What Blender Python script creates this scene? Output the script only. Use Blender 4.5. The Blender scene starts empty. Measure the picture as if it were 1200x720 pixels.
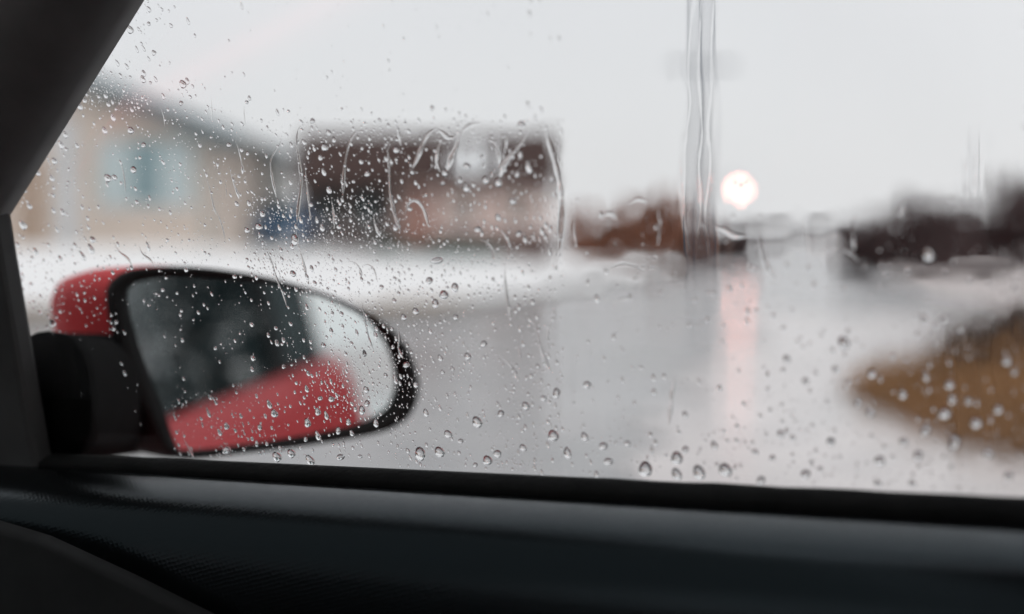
import bpy, bmesh, math, random
import numpy as np
from mathutils import Vector, Matrix

S = bpy.context.scene
COL = S.collection
random.seed(7)
rng = np.random.RandomState(11)

# ------------------------------------------------------------------ camera
FPX = 1667.0                      # focal length in pixels of the 1200 px wide photograph
EYE = Vector((0, 0, 1.10))
PITCH = math.atan(75 / FPX)       # horizon at row 285 of 720
cam_d = bpy.data.cameras.new('camera')
cam = bpy.data.objects.new('camera', cam_d)
COL.objects.link(cam)
cam.location = EYE
cam.rotation_euler = (math.pi / 2 - PITCH, 0, 0)
cam_d.sensor_width = 36.0
cam_d.lens = 50.0
cam_d.clip_start = 0.02
cam_d.clip_end = 4000
cam_d.dof.use_dof = True
cam_d.dof.focus_distance = 0.585
cam_d.dof.aperture_fstop = 3.7
S.camera = cam

# ------------------------------------------------------------------ sky, sun, exposure
SUN_EL, SUN_AZ = math.radians(42), math.radians(150)
W = bpy.data.worlds.new('World')
S.world = W
W.use_nodes = True
nt = W.node_tree
bgn = nt.nodes['Background']
sky = nt.nodes.new('ShaderNodeTexSky')
sky.sky_type = 'NISHITA'
sky.sun_disc = False
sky.sun_elevation = SUN_EL
sky.sun_rotation = SUN_AZ
sky.dust_density = 4
mixw = nt.nodes.new('ShaderNodeMix')
mixw.data_type = 'RGBA'
mixw.inputs['Factor'].default_value = 0.90
# closed, even rain cloud in front of the clear sky, with a faint mottling
tcw = nt.nodes.new('ShaderNodeTexCoord')
now = nt.nodes.new('ShaderNodeTexNoise')
now.inputs['Scale'].default_value = 2.2
now.inputs['Detail'].default_value = 3
rw = nt.nodes.new('ShaderNodeValToRGB')
rw.color_ramp.elements[0].position = 0.3
rw.color_ramp.elements[0].color = (7.15, 7.17, 7.28, 1)
rw.color_ramp.elements[1].position = 0.7
rw.color_ramp.elements[1].color = (8.1, 8.12, 8.22, 1)
nt.links.new(tcw.outputs['Generated'], now.inputs['Vector'])
nt.links.new(now.outputs['Fac'], rw.inputs['Fac'])
nt.links.new(sky.outputs['Color'], mixw.inputs['A'])
nt.links.new(rw.outputs['Color'], mixw.inputs['B'])
nt.links.new(mixw.outputs['Result'], bgn.inputs['Color'])
bgn.inputs['Strength'].default_value = 0.10

sl = bpy.data.lights.new('sun', 'SUN')
sl.energy = 0.6
sl.angle = math.radians(25)
sl.color = (1.0, 0.97, 0.93)
sun = bpy.data.objects.new('sun', sl)
COL.objects.link(sun)
sd = Vector((math.sin(SUN_AZ) * math.cos(SUN_EL), math.cos(SUN_AZ) * math.cos(SUN_EL), math.sin(SUN_EL)))
sun.rotation_euler = sd.to_track_quat('Z', 'Y').to_euler()
sun.location = (0, 0, 30)

S.view_settings.view_transform = 'Standard'
S.view_settings.look = 'None'
S.view_settings.exposure = 0.30
S.view_settings.gamma = 1.0
S.view_settings.use_curve_mapping = False
S.cycles.max_bounces = 16
S.cycles.transmission_bounces = 14
S.cycles.transparent_max_bounces = 24
S.cycles.glossy_bounces = 6
S.cycles.use_denoising = True
S.cycles.caustics_refractive = True
S.cycles.sample_clamp_indirect = 8.0

# ------------------------------------------------------------------ helpers
def ray(px, py):
    r = Vector((1, 0, 0)); f = Vector((0, math.cos(PITCH), -math.sin(PITCH))); u = Vector((0, math.sin(PITCH), math.cos(PITCH)))
    return f + r * ((px - 600) / FPX) + u * ((360 - py) / FPX)

def at(px, py, Y):
    d = ray(px, py)
    return EYE + d * (Y / d.y)

# the car: local x = outboard (right side of the car), local y = forward, local z = up
CAR_ROT = math.radians(62)
M_CAR = Matrix.Rotation(CAR_ROT, 4, 'Z')
M_INV = M_CAR.inverted()
LEAN = math.radians(12)
G0 = Vector((0.48, 0, 1.02))
GN = Vector((math.cos(LEAN), 0, math.sin(LEAN)))     # outward normal of the side glass
GU = Vector((-math.sin(LEAN), 0, math.cos(LEAN)))    # up along the glass
GR = Vector((0, -1, 0))                              # towards the rear along the glass
def gl(px, py, off=0.0):
    """point of the car (local) where the sight line of a pixel meets the side glass, off metres outboard of it"""
    d = M_INV.to_3x3() @ ray(px, py)
    e = M_INV @ EYE
    t = (G0 + GN * off - e).dot(GN) / d.dot(GN)
    return e + d * t

_NT = {}
def vnoise(x, y, seed=0):
    x = np.asarray(x, float); y = np.asarray(y, float)
    if seed not in _NT: _NT[seed] = np.random.RandomState(seed).rand(256, 256)
    r = _NT[seed]
    xi = np.floor(x).astype(int); yi = np.floor(y).astype(int)
    fx = x - xi; fy = y - yi
    fx = fx * fx * fx * (fx * (fx * 6 - 15) + 10); fy = fy * fy * fy * (fy * (fy * 6 - 15) + 10)
    g = lambda a, b: r[a % 256, b % 256]
    return (g(xi, yi) * (1 - fx) + g(xi + 1, yi) * fx) * (1 - fy) + (g(xi, yi + 1) * (1 - fx) + g(xi + 1, yi + 1) * fx) * fy

def sstep(a, b, x):
    t = np.clip((np.asarray(x, float) - a) / (b - a), 0, 1)
    return t * t * (3 - 2 * t)

def tag(o, label, cat=None, group=None, kind=None):
    o['label'] = label
    if cat: o['category'] = cat
    if group: o['group'] = group
    if kind: o['kind'] = kind
    return o

def thing(name, label, cat, loc=(0, 0, 0), rz=0.0, group=None):
    o = bpy.data.objects.new(name, None)
    o.empty_display_size = 0.2
    COL.objects.link(o)
    o.location = loc
    o.rotation_euler = (0, 0, rz)
    return tag(o, label, cat, group)

def obj(name, verts, faces, mat, parent=None, smooth=False, fix=True):
    me = bpy.data.meshes.new(name)
    me.from_pydata([tuple(v) for v in verts], [], faces)
    if fix:
        bm = bmesh.new(); bm.from_mesh(me)
        bmesh.ops.recalc_face_normals(bm, faces=bm.faces[:])
        bm.to_mesh(me); bm.free()
    if smooth:
        me.polygons.foreach_set('use_smooth', [True] * len(me.polygons))
    me.materials.append(mat)
    o = bpy.data.objects.new(name, me)
    COL.objects.link(o)
    if parent: o.parent = parent
    return o

class MB:
    def __init__(s): s.v = []; s.f = []
    def add(s, v, f):
        n = len(s.v); s.v += [Vector(p) for p in v]; s.f += [[i + n for i in q] for q in f]; return s
    def box(s, a, b):
        (x0, y0, z0), (x1, y1, z1) = a, b
        return s.add([(x0,y0,z0),(x1,y0,z0),(x1,y1,z0),(x0,y1,z0),(x0,y0,z1),(x1,y0,z1),(x1,y1,z1),(x0,y1,z1)],
                     [(0,3,2,1),(4,5,6,7),(0,1,5,4),(1,2,6,5),(2,3,7,6),(3,0,4,7)])
    def loft(s, rings, closed=True, caps=True):
        n = len(rings[0]); v = [p for r in rings for p in r]; f = []
        for k in range(len(rings) - 1):
            for i in range(n if closed else n - 1):
                j = (i + 1) % n
                f.append((k*n+i, k*n+j, (k+1)*n+j, (k+1)*n+i))
        if caps and closed:
            f.append(tuple(range(n))[::-1]); f.append(tuple((len(rings)-1)*n + i for i in range(n)))
        return s.add(v, f)
    def tube(s, pts, rad, n=10):
        pts = [Vector(p) for p in pts]; rings = []
        if not hasattr(rad, '__len__'): rad = [rad] * len(pts)
        for i, p in enumerate(pts):
            t = (pts[min(i+1, len(pts)-1)] - pts[max(i-1, 0)]).normalized()
            a = t.cross(Vector((0, 0, 1)) if abs(t.z) < 0.9 else Vector((1, 0, 0))).normalized(); b = t.cross(a)
            rings.append([p + (a * math.cos(2*math.pi*k/n) + b * math.sin(2*math.pi*k/n)) * rad[i] for k in range(n)])
        return s.loft(rings)
    def prism(s, poly, d):
        poly = [Vector(p) for p in poly]; d = Vector(d); return s.loft([poly, [p + d for p in poly]])
    def build(s, name, mat, parent=None, smooth=False): return obj(name, s.v, s.f, mat, parent, smooth)

def bevel(o, w=0.004, seg=2):
    m = o.modifiers.new('bevel', 'BEVEL'); m.width = w; m.segments = seg; m.limit_method = 'ANGLE'; m.angle_limit = math.radians(35)
    return o

# ------------------------------------------------------------------ materials
def nodes_of(name):
    m = bpy.data.materials.new(name); m.use_nodes = True
    return m, m.node_tree, m.node_tree.nodes['Principled BSDF']

def mat(name, col, rough=0.6, var=0.15, scale=6.0, spec=0.5, metal=0.0, bump=0.0, bscale=60.0, coat=0.0):
    m, t, b = nodes_of(name)
    tc = t.nodes.new('ShaderNodeTexCoord')
    no = t.nodes.new('ShaderNodeTexNoise'); no.inputs['Scale'].default_value = scale; no.inputs['Detail'].default_value = 6
    rp = t.nodes.new('ShaderNodeValToRGB')
    rp.color_ramp.elements[0].position = 0.3; rp.color_ramp.elements[1].position = 0.7
    rp.color_ramp.elements[0].color = (*[c * (1 - var) for c in col], 1)
    rp.color_ramp.elements[1].color = (*[min(1, c * (1 + var)) for c in col], 1)
    t.links.new(tc.outputs['Object'], no.inputs['Vector']); t.links.new(no.outputs['Fac'], rp.inputs['Fac'])
    t.links.new(rp.outputs['Color'], b.inputs['Base Color'])
    b.inputs['Roughness'].default_value = rough; b.inputs['Metallic'].default_value = metal
    b.inputs['Specular IOR Level'].default_value = spec
    if coat: b.inputs['Coat Weight'].default_value = coat; b.inputs['Coat Roughness'].default_value = 0.05
    if bump:
        n2 = t.nodes.new('ShaderNodeTexNoise'); n2.inputs['Scale'].default_value = bscale; n2.inputs['Detail'].default_value = 4
        bp = t.nodes.new('ShaderNodeBump'); bp.inputs['Strength'].default_value = bump; bp.inputs['Distance'].default_value = 0.02
        t.links.new(tc.outputs['Object'], n2.inputs['Vector']); t.links.new(n2.outputs['Fac'], bp.inputs['Height']); t.links.new(bp.outputs['Normal'], b.inputs['Normal'])
    return m

def wet_asphalt():
    m, t, b = nodes_of('wet_asphalt')
    tc = t.nodes.new('ShaderNodeTexCoord')
    n1 = t.nodes.new('ShaderNodeTexNoise'); n1.inputs['Scale'].default_value = 0.22; n1.inputs['Detail'].default_value = 5
    n2 = t.nodes.new('ShaderNodeTexNoise'); n2.inputs['Scale'].default_value = 90; n2.inputs['Detail'].default_value = 3
    n3 = t.nodes.new('ShaderNodeTexNoise'); n3.inputs['Scale'].default_value = 1.6; n3.inputs['Detail'].default_value = 4
    for n in (n1, n2, n3): t.links.new(tc.outputs['Object'], n.inputs['Vector'])
    r = t.nodes.new('ShaderNodeValToRGB')          # puddle mask
    r.color_ramp.elements[0].position = 0.40; r.color_ramp.elements[0].color = (0.17, 0.17, 0.17, 1)
    r.color_ramp.elements[1].position = 0.62; r.color_ramp.elements[1].color = (0.30, 0.30, 0.30, 1)
    t.links.new(n1.outputs['Fac'], r.inputs['Fac'])
    c = t.nodes.new('ShaderNodeValToRGB')          # asphalt with washed-out salt and slush
    c.color_ramp.elements[0].position = 0.38; c.color_ramp.elements[0].color = (0.085, 0.09, 0.094, 1)
    c.color_ramp.elements[1].position = 0.70; c.color_ramp.elements[1].color = (0.26, 0.24, 0.235, 1)
    t.links.new(n3.outputs['Fac'], c.inputs['Fac']); t.links.new(c.outputs['Color'], b.inputs['Base Color'])
    bp = t.nodes.new('ShaderNodeBump'); bp.inputs['Strength'].default_value = 0.25; bp.inputs['Distance'].default_value = 0.004
    t.links.new(n2.outputs['Fac'], bp.inputs['Height']); t.links.new(bp.outputs['Normal'], b.inputs['Normal'])
    b.inputs['Coat Weight'].default_value = 1.0; b.inputs['Coat IOR'].default_value = 1.36
    t.links.new(r.outputs['Color'], b.inputs['Coat Roughness'])
    n4 = t.nodes.new('ShaderNodeTexNoise'); n4.inputs['Scale'].default_value = 3.0; n4.inputs['Detail'].default_value = 3
    t.links.new(tc.outputs['Object'], n4.inputs['Vector'])
    b2 = t.nodes.new('ShaderNodeBump'); b2.inputs['Strength'].default_value = 0.12; b2.inputs['Distance'].default_value = 0.01
    t.links.new(n4.outputs['Fac'], b2.inputs['Height']); t.links.new(b2.outputs['Normal'], b.inputs['Coat Normal'])
    b.inputs['Roughness'].default_value = 0.35
    return m

def wet_slush():
    m = wet_asphalt(); m.name = 'wet_slush'; t = m.node_tree
    for n in t.nodes:
        if n.type == 'VALTORGB' and n.color_ramp.elements[1].color[0] > 0.2 and n.color_ramp.elements[1].color[0] < 0.28:
            n.color_ramp.elements[0].color = (0.42, 0.38, 0.37, 1); n.color_ramp.elements[1].color = (0.68, 0.60, 0.58, 1)
    return m

def snow_mat():
    m, t, b = nodes_of('old_snow')
    tc = t.nodes.new('ShaderNodeTexCoord')
    n1 = t.nodes.new('ShaderNodeTexNoise'); n1.inputs['Scale'].default_value = 0.35; n1.inputs['Detail'].default_value = 8; n1.inputs['Roughness'].default_value = 0.6
    r = t.nodes.new('ShaderNodeValToRGB')
    e = r.color_ramp.elements
    e[0].position = 0.24; e[0].color = (0.5, 0.46, 0.42, 1)
    e[1].position = 0.42; e[1].color = (0.88, 0.885, 0.89, 1)
    t.links.new(tc.outputs['Object'], n1.inputs['Vector']); t.links.new(n1.outputs['Fac'], r.inputs['Fac']); t.links.new(r.outputs['Color'], b.inputs['Base Color'])
    n2 = t.nodes.new('ShaderNodeTexNoise'); n2.inputs['Scale'].default_value = 9
    bp = t.nodes.new('ShaderNodeBump'); bp.inputs['Strength'].default_value = 0.4; bp.inputs['Distance'].default_value = 0.05
    t.links.new(tc.outputs['Object'], n2.inputs['Vector']); t.links.new(n2.outputs['Fac'], bp.inputs['Height']); t.links.new(bp.outputs['Normal'], b.inputs['Normal'])
    b.inputs['Roughness'].default_value = 0.7
    return m

def pane_mat(name, tint, refl=0.55):
    """clear sheet glass: transmits straight through, mirrors more at grazing angles"""
    m = bpy.data.materials.new(name); m.use_nodes = True; t = m.node_tree
    t.nodes.remove(t.nodes['Principled BSDF'])
    tr = t.nodes.new('ShaderNodeBsdfTransparent'); tr.inputs['Color'].default_value = (*tint, 1)
    gs = t.nodes.new('ShaderNodeBsdfGlossy'); gs.inputs['Roughness'].default_value = 0.0
    lw = t.nodes.new('ShaderNodeLayerWeight'); lw.inputs['Blend'].default_value = 0.5
    pw = t.nodes.new('ShaderNodeMath'); pw.operation = 'POWER'; pw.inputs[1].default_value = 5
    ml = t.nodes.new('ShaderNodeMath'); ml.operation = 'MULTIPLY_ADD'; ml.inputs[1].default_value = refl; ml.inputs[2].default_value = 0.04
    mx = t.nodes.new('ShaderNodeMixShader')
    t.links.new(lw.outputs['Facing'], pw.inputs[0]); t.links.new(pw.outputs[0], ml.inputs[0]); t.links.new(ml.outputs[0], mx.inputs['Fac'])
    t.links.new(tr.outputs[0], mx.inputs[1]); t.links.new(gs.outputs[0], mx.inputs[2])
    t.links.new(mx.outputs[0], t.nodes['Material Output'].inputs['Surface'])
    return m

def water_mat(name='rain_water'):
    m = bpy.data.materials.new(name); m.use_nodes = True; t = m.node_tree
    t.nodes.remove(t.nodes['Principled BSDF'])
    g = t.nodes.new('ShaderNodeBsdfGlass'); g.inputs['IOR'].default_value = 1.333; g.inputs['Roughness'].default_value = 0.0
    t.links.new(g.outputs[0], t.nodes['Material Output'].inputs['Surface'])
    return m

def grained_vinyl():
    m, t, b = nodes_of('grained_vinyl')
    tc = t.nodes.new('ShaderNodeTexCoord')
    mp = t.nodes.new('ShaderNodeMapping'); mp.inputs['Rotation'].default_value = (0.3, 0.2, 0.78)
    vo = t.nodes.new('ShaderNodeTexVoronoi'); vo.inputs['Scale'].default_value = 620; vo.inputs['Randomness'].default_value = 0.25
    bp = t.nodes.new('ShaderNodeBump'); bp.inputs['Strength'].default_value = 0.18; bp.inputs['Distance'].default_value = 0.0005
    t.links.new(tc.outputs['Object'], mp.inputs['Vector']); t.links.new(mp.outputs[0], vo.inputs['Vector'])
    t.links.new(vo.outputs['Distance'], bp.inputs['Height']); t.links.new(bp.outputs['Normal'], b.inputs['Normal'])
    no = t.nodes.new('ShaderNodeTexNoise'); no.inputs['Scale'].default_value = 25
    r = t.nodes.new('ShaderNodeValToRGB')
    r.color_ramp.elements[0].color = (0.0075, 0.008, 0.0086, 1); r.color_ramp.elements[1].color = (0.010, 0.0108, 0.0115, 1)
    t.links.new(tc.outputs['Object'], no.inputs['Vector']); t.links.new(no.outputs['Fac'], r.inputs['Fac']); t.links.new(r.outputs['Color'], b.inputs['Base Color'])
    b.inputs['Roughness'].default_value = 0.24; b.inputs['Specular IOR Level'].default_value = 0.6
    b.inputs['Specular Tint'].default_value = (0.70, 0.89, 1.0, 1)
    return m

def lamp_mat(col, strength):
    m = bpy.data.materials.new('lit_lamp'); m.use_nodes = True; t = m.node_tree
    t.nodes.remove(t.nodes['Principled BSDF'])
    e = t.nodes.new('ShaderNodeEmission'); e.inputs['Color'].default_value = (*col, 1); e.inputs['Strength'].default_value = strength
    t.links.new(e.outputs[0], t.nodes['Material Output'].inputs['Surface'])
    return m

A = dict(
    asphalt=wet_asphalt(), snow=snow_mat(),
    verge=mat('dead_grass_soil', (0.34, 0.25, 0.18), 0.8, 0.35, 3.0, bump=0.5, bscale=25),
    mound=mat('wet_dead_turf', (0.15, 0.075, 0.032), 0.75, 0.5, 1.5, bump=0.6, bscale=30),
    straw=mat('dry_straw', (0.29, 0.155, 0.065), 0.6, 0.45, 1.2),
    weed=mat('dark_dead_weed', (0.055, 0.038, 0.028), 0.7, 0.3, 4),
    kerb=mat('wet_concrete', (0.30, 0.29, 0.28), 0.35, 0.2, 4),
    field=mat('slushy_field', (0.52, 0.47, 0.46), 0.6, 0.35, 0.15, bump=0.3, bscale=2),
    beige=mat('beige_siding', (0.58, 0.50, 0.44), 0.6, 0.08, 1.0),  # siding, and the pane and curtain below, lightened in place of rain haze
    white=mat('white_paint', (0.74, 0.76, 0.78), 0.45, 0.06, 4),
    roofblue=mat('slate_shingle', (0.125, 0.17, 0.19), 0.55, 0.25, 5, bump=0.4, bscale=20),
    winpane=mat('window_pane', (0.19, 0.28, 0.305), 0.08, 0.2, 2),
    curtain=mat('pale_curtain', (0.46, 0.53, 0.545), 0.8, 0.15, 6),
    brick_blind=mat('pale_blind', (0.42, 0.36, 0.33), 0.6, 0.1, 3),
    palegrey=mat('pale_grey_paint', (0.54, 0.56, 0.58), 0.5, 0.06, 4),
    tan=mat('tan_door', (0.36, 0.27, 0.21), 0.5, 0.1, 4),
    grey=mat('grey_siding', (0.36, 0.36, 0.34), 0.6, 0.1, 2),
    dkgrey=mat('grey_roofing', (0.30, 0.30, 0.30), 0.6, 0.2, 4),
    brownroof=mat('brown_shingle', (0.072, 0.048, 0.044), 0.85, 0.25, 5, spec=0.1, bump=0.4, bscale=20),
    brownwall=mat('brown_timber', (0.066, 0.046, 0.042), 0.8, 0.25, 2.5),
    brick=mat('pinkish_brick', (0.62, 0.485, 0.445), 0.7, 0.15, 1.5),
    plinth=mat('dark_brick_plinth', (0.11, 0.07, 0.062), 0.7, 0.2, 3),
    hedge=mat('frosty_evergreen', (0.13, 0.20, 0.175), 0.6, 0.35, 3),
    conifer=mat('dark_conifer', (0.085, 0.14, 0.15), 0.6, 0.35, 2),
    rust=mat('rust_leaf', (0.30, 0.135, 0.085), 0.6, 0.4, 1.0),
    darkleaf=mat('dark_bare_twig', (0.085, 0.058, 0.058), 0.7, 0.3, 1.0),
    bark=mat('wet_bark', (0.045, 0.035, 0.03), 0.6, 0.3, 6),
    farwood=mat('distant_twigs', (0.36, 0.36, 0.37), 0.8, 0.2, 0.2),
    timber=mat('tarred_timber', (0.10, 0.115, 0.15), 0.6, 0.2, 5),
    steel=mat('galvanised_steel', (0.35, 0.36, 0.38), 0.4, 0.1, 8, metal=0.8),
    bluepaint=mat('blue_car_paint', (0.035, 0.12, 0.25), 0.25, 0.05, 3, coat=0.8),
    tyre=mat('tyre_rubber', (0.02, 0.02, 0.02), 0.7, 0.1, 20),
    chrome=mat('silver_rim', (0.5, 0.5, 0.52), 0.25, 0.05, 8, metal=1.0),
    headlamp=mat('headlamp_lens', (0.7, 0.72, 0.75), 0.1, 0.05, 8),
    redpaint=mat('red_car_paint', (0.60, 0.030, 0.036), 0.5, 0.05, 3, spec=0.15),
    black=mat('black_plastic', (0.007, 0.007, 0.0072), 0.6, 0.15, 30, spec=0.15, bump=0.05, bscale=300),
    mattblack=mat('matt_black_plastic', (0.017, 0.017, 0.0172), 0.9, 0.15, 30, spec=0.0),
    trimblack=mat('soft_black_trim', (0.02, 0.02, 0.0203), 0.75, 0.12, 20, spec=0.3),
    rubber=mat('black_rubber_seal', (0.030, 0.030, 0.030), 0.75, 0.2, 60, spec=0.12, bump=0.15, bscale=400),
    headliner=mat('grey_headliner', (0.12, 0.12, 0.12), 0.9, 0.1, 30),
    darkglass=mat('opaque_dark_glass', (0.022, 0.040, 0.043), 0.25, 0.1, 5, spec=0.03),
    vinyl=grained_vinyl(),
    pane=pane_mat('clear_side_glass', (0.990, 0.993, 0.994)),
    dimscreen=pane_mat('dimmed_windscreen', (0.45, 0.47, 0.47)),  # grey tint added to cut the light falling on the door trim
    pillarcloth=mat('pillar_cloth', (0.46, 0.46, 0.462), 0.95, 0.12, 40, spec=0.1),
    lowertrim=mat('lower_trim', (0.055, 0.055, 0.056), 0.9, 0.12, 40, spec=0.15),
    cornerplastic=mat('corner_plastic', (0.17, 0.17, 0.171), 0.9, 0.12, 40, spec=0.1),
    water=water_mat(),
)
mm, mt, mb = nodes_of('silvered_mirror')
mb.inputs['Metallic'].default_value = 1.0; mb.inputs['Roughness'].default_value = 0.015; mb.inputs['Base Color'].default_value = (0.80, 0.86, 0.87, 1)
A['mirror'] = mm

# ------------------------------------------------------------------ the ground
def edge_l(Y): return -1.2 + 0.2 * (Y - 20.4)      # left edge of the side street
def edge_r(Y): return 11.2 + 0.2 * (Y - 40.7)      # right edge
LAWN_Y = 19.6
def lawn_d(x, y):
    a = np.asarray(y, float) - LAWN_Y; b = (edge_l(np.asarray(y, float)) - x) * 0.98
    r = 3.0                                          # rounded street corner
    inside = np.minimum(a, b)
    cx = np.clip(r - a, 0, None); cy = np.clip(r - b, 0, None)
    return np.where((a < r) & (b < r), r - np.hypot(cx, cy), inside)
def lawn_h(x, y):
    d = lawn_d(x, y)
    return 0.13 + (0.90 - 0.62 * sstep(52, 66, y) - 0.30 * sstep(-8, -4, x) * (1 - sstep(52, 66, y))) * sstep(0, 7.5, d) + 0.05 * (vnoise(x * 0.5, y * 0.5, 3) - 0.5) * sstep(0.5, 3, d)

def sheet(name, pts, z, m, kind='structure', label=None):
    o = obj(name, [(x, y, z) for x, y in pts], [tuple(range(len(pts)))], m)
    o['kind'] = kind
    if label: o['label'] = label
    return o
g = sheet('ground', [(-1500, -1500), (1500, -1500), (1500, 1500), (-1500, 1500)], 0.0, A['field'], label='slushy flat ground reaching the horizon')
r0 = sheet('cross_street', [(-90, -14), (90, -14), (90, LAWN_Y + 0.4), (-90, LAWN_Y + 0.4)], 0.004, A['asphalt'], label='wet asphalt street in front of the car window')
r1 = sheet('side_street', [(edge_l(LAWN_Y) - 3.3, LAWN_Y - 0.2), (edge_r(LAWN_Y) + 2.0, LAWN_Y - 0.2), (edge_r(26), 26), (edge_r(420), 420), (edge_l(420), 420), (edge_l(23.2), 23.2)], 0.008, A['asphalt'], label='wet asphalt side street running away between houses and trees')

sl_e = []
for i_, (px_, py_) in enumerate([(778, 566), (786, 520), (800, 480), (812, 446), (834, 418), (850, 392), (872, 372), (905, 362), (960, 366), (1020, 372), (1090, 366), (1150, 364), (1230, 360), (1330, 372), (1330, 566), (1500, 640), (1180, 640), (980, 640), (800, 640)]):
    p_ = at(px_, py_, 1.0) - EYE; k_ = -1.10 / p_.z; sl_e.append((p_.x * k_, k_))
sl_e = [Vector(q) for q in sl_e]; _o = []
for i_ in range(len(sl_e)):
    a_, b_ = sl_e[i_], sl_e[(i_ + 1) % len(sl_e)]; n_ = 8 if i_ < 13 else 1
    for k_ in range(n_):
        q_ = a_.lerp(b_, k_ / n_); w_ = 0.05 * q_.y if i_ < 13 else 0.0
        q_ = q_ + Vector((w_ * (float(vnoise(q_.x * 1.7, q_.y * 1.3, 51)) - 0.5) * 1.6 + w_ * (float(vnoise(q_.x * 6, q_.y * 5, 52)) - 0.5), 0)); _o.append((q_.x, q_.y))
sl_e = _o
slo = sheet('slush_patch', sl_e, 0.012, wet_slush(), label='pale melting slush spread over the right half of the wet street')

def grid_ground(name, m, xs, ys, keep, hfun, label):
    X, Y = np.meshgrid(xs, ys); H = hfun(X, Y); K = keep(X, Y)
    idx = -np.ones(X.shape, int); idx[K] = np.arange(K.sum())
    v = list(zip(X[K], Y[K], H[K])); f = []
    for j in range(len(ys) - 1):
        for i in range(len(xs) - 1):
            q = (idx[j, i], idx[j, i+1], idx[j+1, i+1], idx[j+1, i])
            if min(q) >= 0: f.append(tuple(int(k) for k in q))
    o = obj(name, v, f, m, smooth=True); o['kind'] = 'structure'; o['label'] = label
    return o
xs = np.concatenate([np.arange(-70, -16, 1.5), np.arange(-16, 30, 0.45), np.arange(30, 60, 2)])
ys = np.concatenate([np.arange(LAWN_Y, 62, 0.45), np.arange(62, 300, 5)])
wob = lambda x, y: (1.5 + 1.4 * (vnoise(x * 0.35, y * 0.35, 8) - 0.4)) * (1 - 0.75 * sstep(22.5, 26, y))
grid_ground('snowy_lawn', A['snow'], xs, ys, lambda x, y: lawn_d(x, y) > wob(x, y) - 0.65, lawn_h, 'old white snow lying on the lawn before the houses')
grid_ground('grass_verge', A['verge'], xs, ys, lambda x, y: (lawn_d(x, y) > 0.02) & (lawn_d(x, y) < wob(x, y) + 0.9), lambda x, y: lawn_h(x, y) - 0.012, 'tan strip of dead grass along the street edge')
# kerb round the lawn corner
kp = []
for x in np.arange(-70, edge_l(LAWN_Y) - 3.3, 1.5): kp.append((x, LAWN_Y))
c0 = Vector((edge_l(LAWN_Y + 3) - 3.06, LAWN_Y + 3.0, 0))
for k in range(9):
    a = -math.pi / 2 + k / 8 * (math.pi / 2 - 0.197); kp.append((c0.x + 3 * math.cos(a), c0.y + 3 * math.sin(a)))
for y in np.arange(LAWN_Y + 4, 200, 4): kp.append((edge_l(y), y))
rings = []
for i, (x, y) in enumerate(kp):
    p, q = kp[max(i-1, 0)], kp[min(i+1, len(kp)-1)]; t = Vector((q[0]-p[0], q[1]-p[1], 0)).normalized(); n = Vector((-t.y, t.x, 0))
    b = Vector((x, y, 0)); rings.append([b - n * 0.06, b - n * 0.05 + Vector((0,0,0.13)), b + n * 0.09 + Vector((0,0,0.135)), b + n * 0.09 - Vector((0,0,0.02))])
k = MB().loft(rings).build('kerb', A['kerb']); k['kind'] = 'structure'; k['label'] = 'low wet concrete kerb round the snowy lawn corner'

# right-hand bank of dry grass
BANK = [(2.45, 10.6), (2.35, 9.2), (2.5, 7.4), (3.0, 6.2), (4.5, 5.0), (8, 4.2), (14, 7), (16, 20), (12, 26), (7.6, 20.8), (4.6, 14.6), (3.1, 11.8)]
def bank_d(x, y):
    x = np.asarray(x, float); y = np.asarray(y, float)
    best = np.full(np.broadcast(x, y).shape, 1e9); ins = np.zeros(best.shape, bool); n = len(BANK)
    for i in range(n):
        (ax, ay), (bx, by) = BANK[i], BANK[(i+1) % n]
        dx, dy = bx-ax, by-ay; t = np.clip(((x-ax)*dx + (y-ay)*dy) / (dx*dx+dy*dy), 0, 1)
        best = np.minimum(best, np.hypot(x-ax-t*dx, y-ay-t*dy))
        c = ((ay > y) != (by > y)) & (x < (bx-ax) * (y-ay) / (by-ay + 1e-12) + ax); ins ^= c
    return np.where(ins, best, -best)
def bank_h(x, y): return 0.02 + 0.42 * sstep(0, 2.6, bank_d(x, y)) + 0.10 * (vnoise(x * 1.3, y * 1.3, 5) - 0.5) * sstep(0.1, 1, bank_d(x, y))
grid_ground('grass_bank', A['mound'], np.arange(2.2, 16.2, 0.2), np.arange(4, 26.2, 0.2), lambda x, y: bank_d(x, y) > -0.12, bank_h, 'low bank of dead turf at the right street corner')

def blades(name, m, pts, hmin, hmax, wid, lean, label, kind='stuff'):
    v = []; f = []
    for (x, y, z) in pts:
        a = random.uniform(0, 2*math.pi); h = random.uniform(hmin, hmax); w = wid * random.uniform(0.7, 1.3); l = random.uniform(0.2, 1) * lean * h; b = random.uniform(0, 2*math.pi)
        n = len(v); cx, sx = math.cos(a)*w/2, math.sin(a)*w/2; ox, oy = math.cos(b)*l, math.sin(b)*l
        v += [(x-cx, y-sx, z), (x+cx, y+sx, z), (x+cx*0.7+ox*0.4, y+sx*0.7+oy*0.4, z+h*0.6), (x-cx*0.7+ox*0.4, y-sx*0.7+oy*0.4, z+h*0.6), (x+ox, y+oy, z+h)]
        f += [(n, n+1, n+2, n+3), (n+3, n+2, n+4)]
    o = obj(name, v, f, m, fix=False); o['kind'] = kind; o['label'] = label; o['category'] = 'grass'
    return o
gxx = rng.uniform(2.3, 9.5, 60000); gyy = rng.uniform(4.6, 22, 60000)
gd_ = bank_d(gxx, gyy); gz = bank_h(gxx, gyy); gdk = vnoise(gxx * 0.6 + 3, gyy * 0.6, 21)
gfar = ((gxx > 3.2) & (gdk > 0.40)) | ((gyy > 12.5) & (gxx > 4.4))
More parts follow.
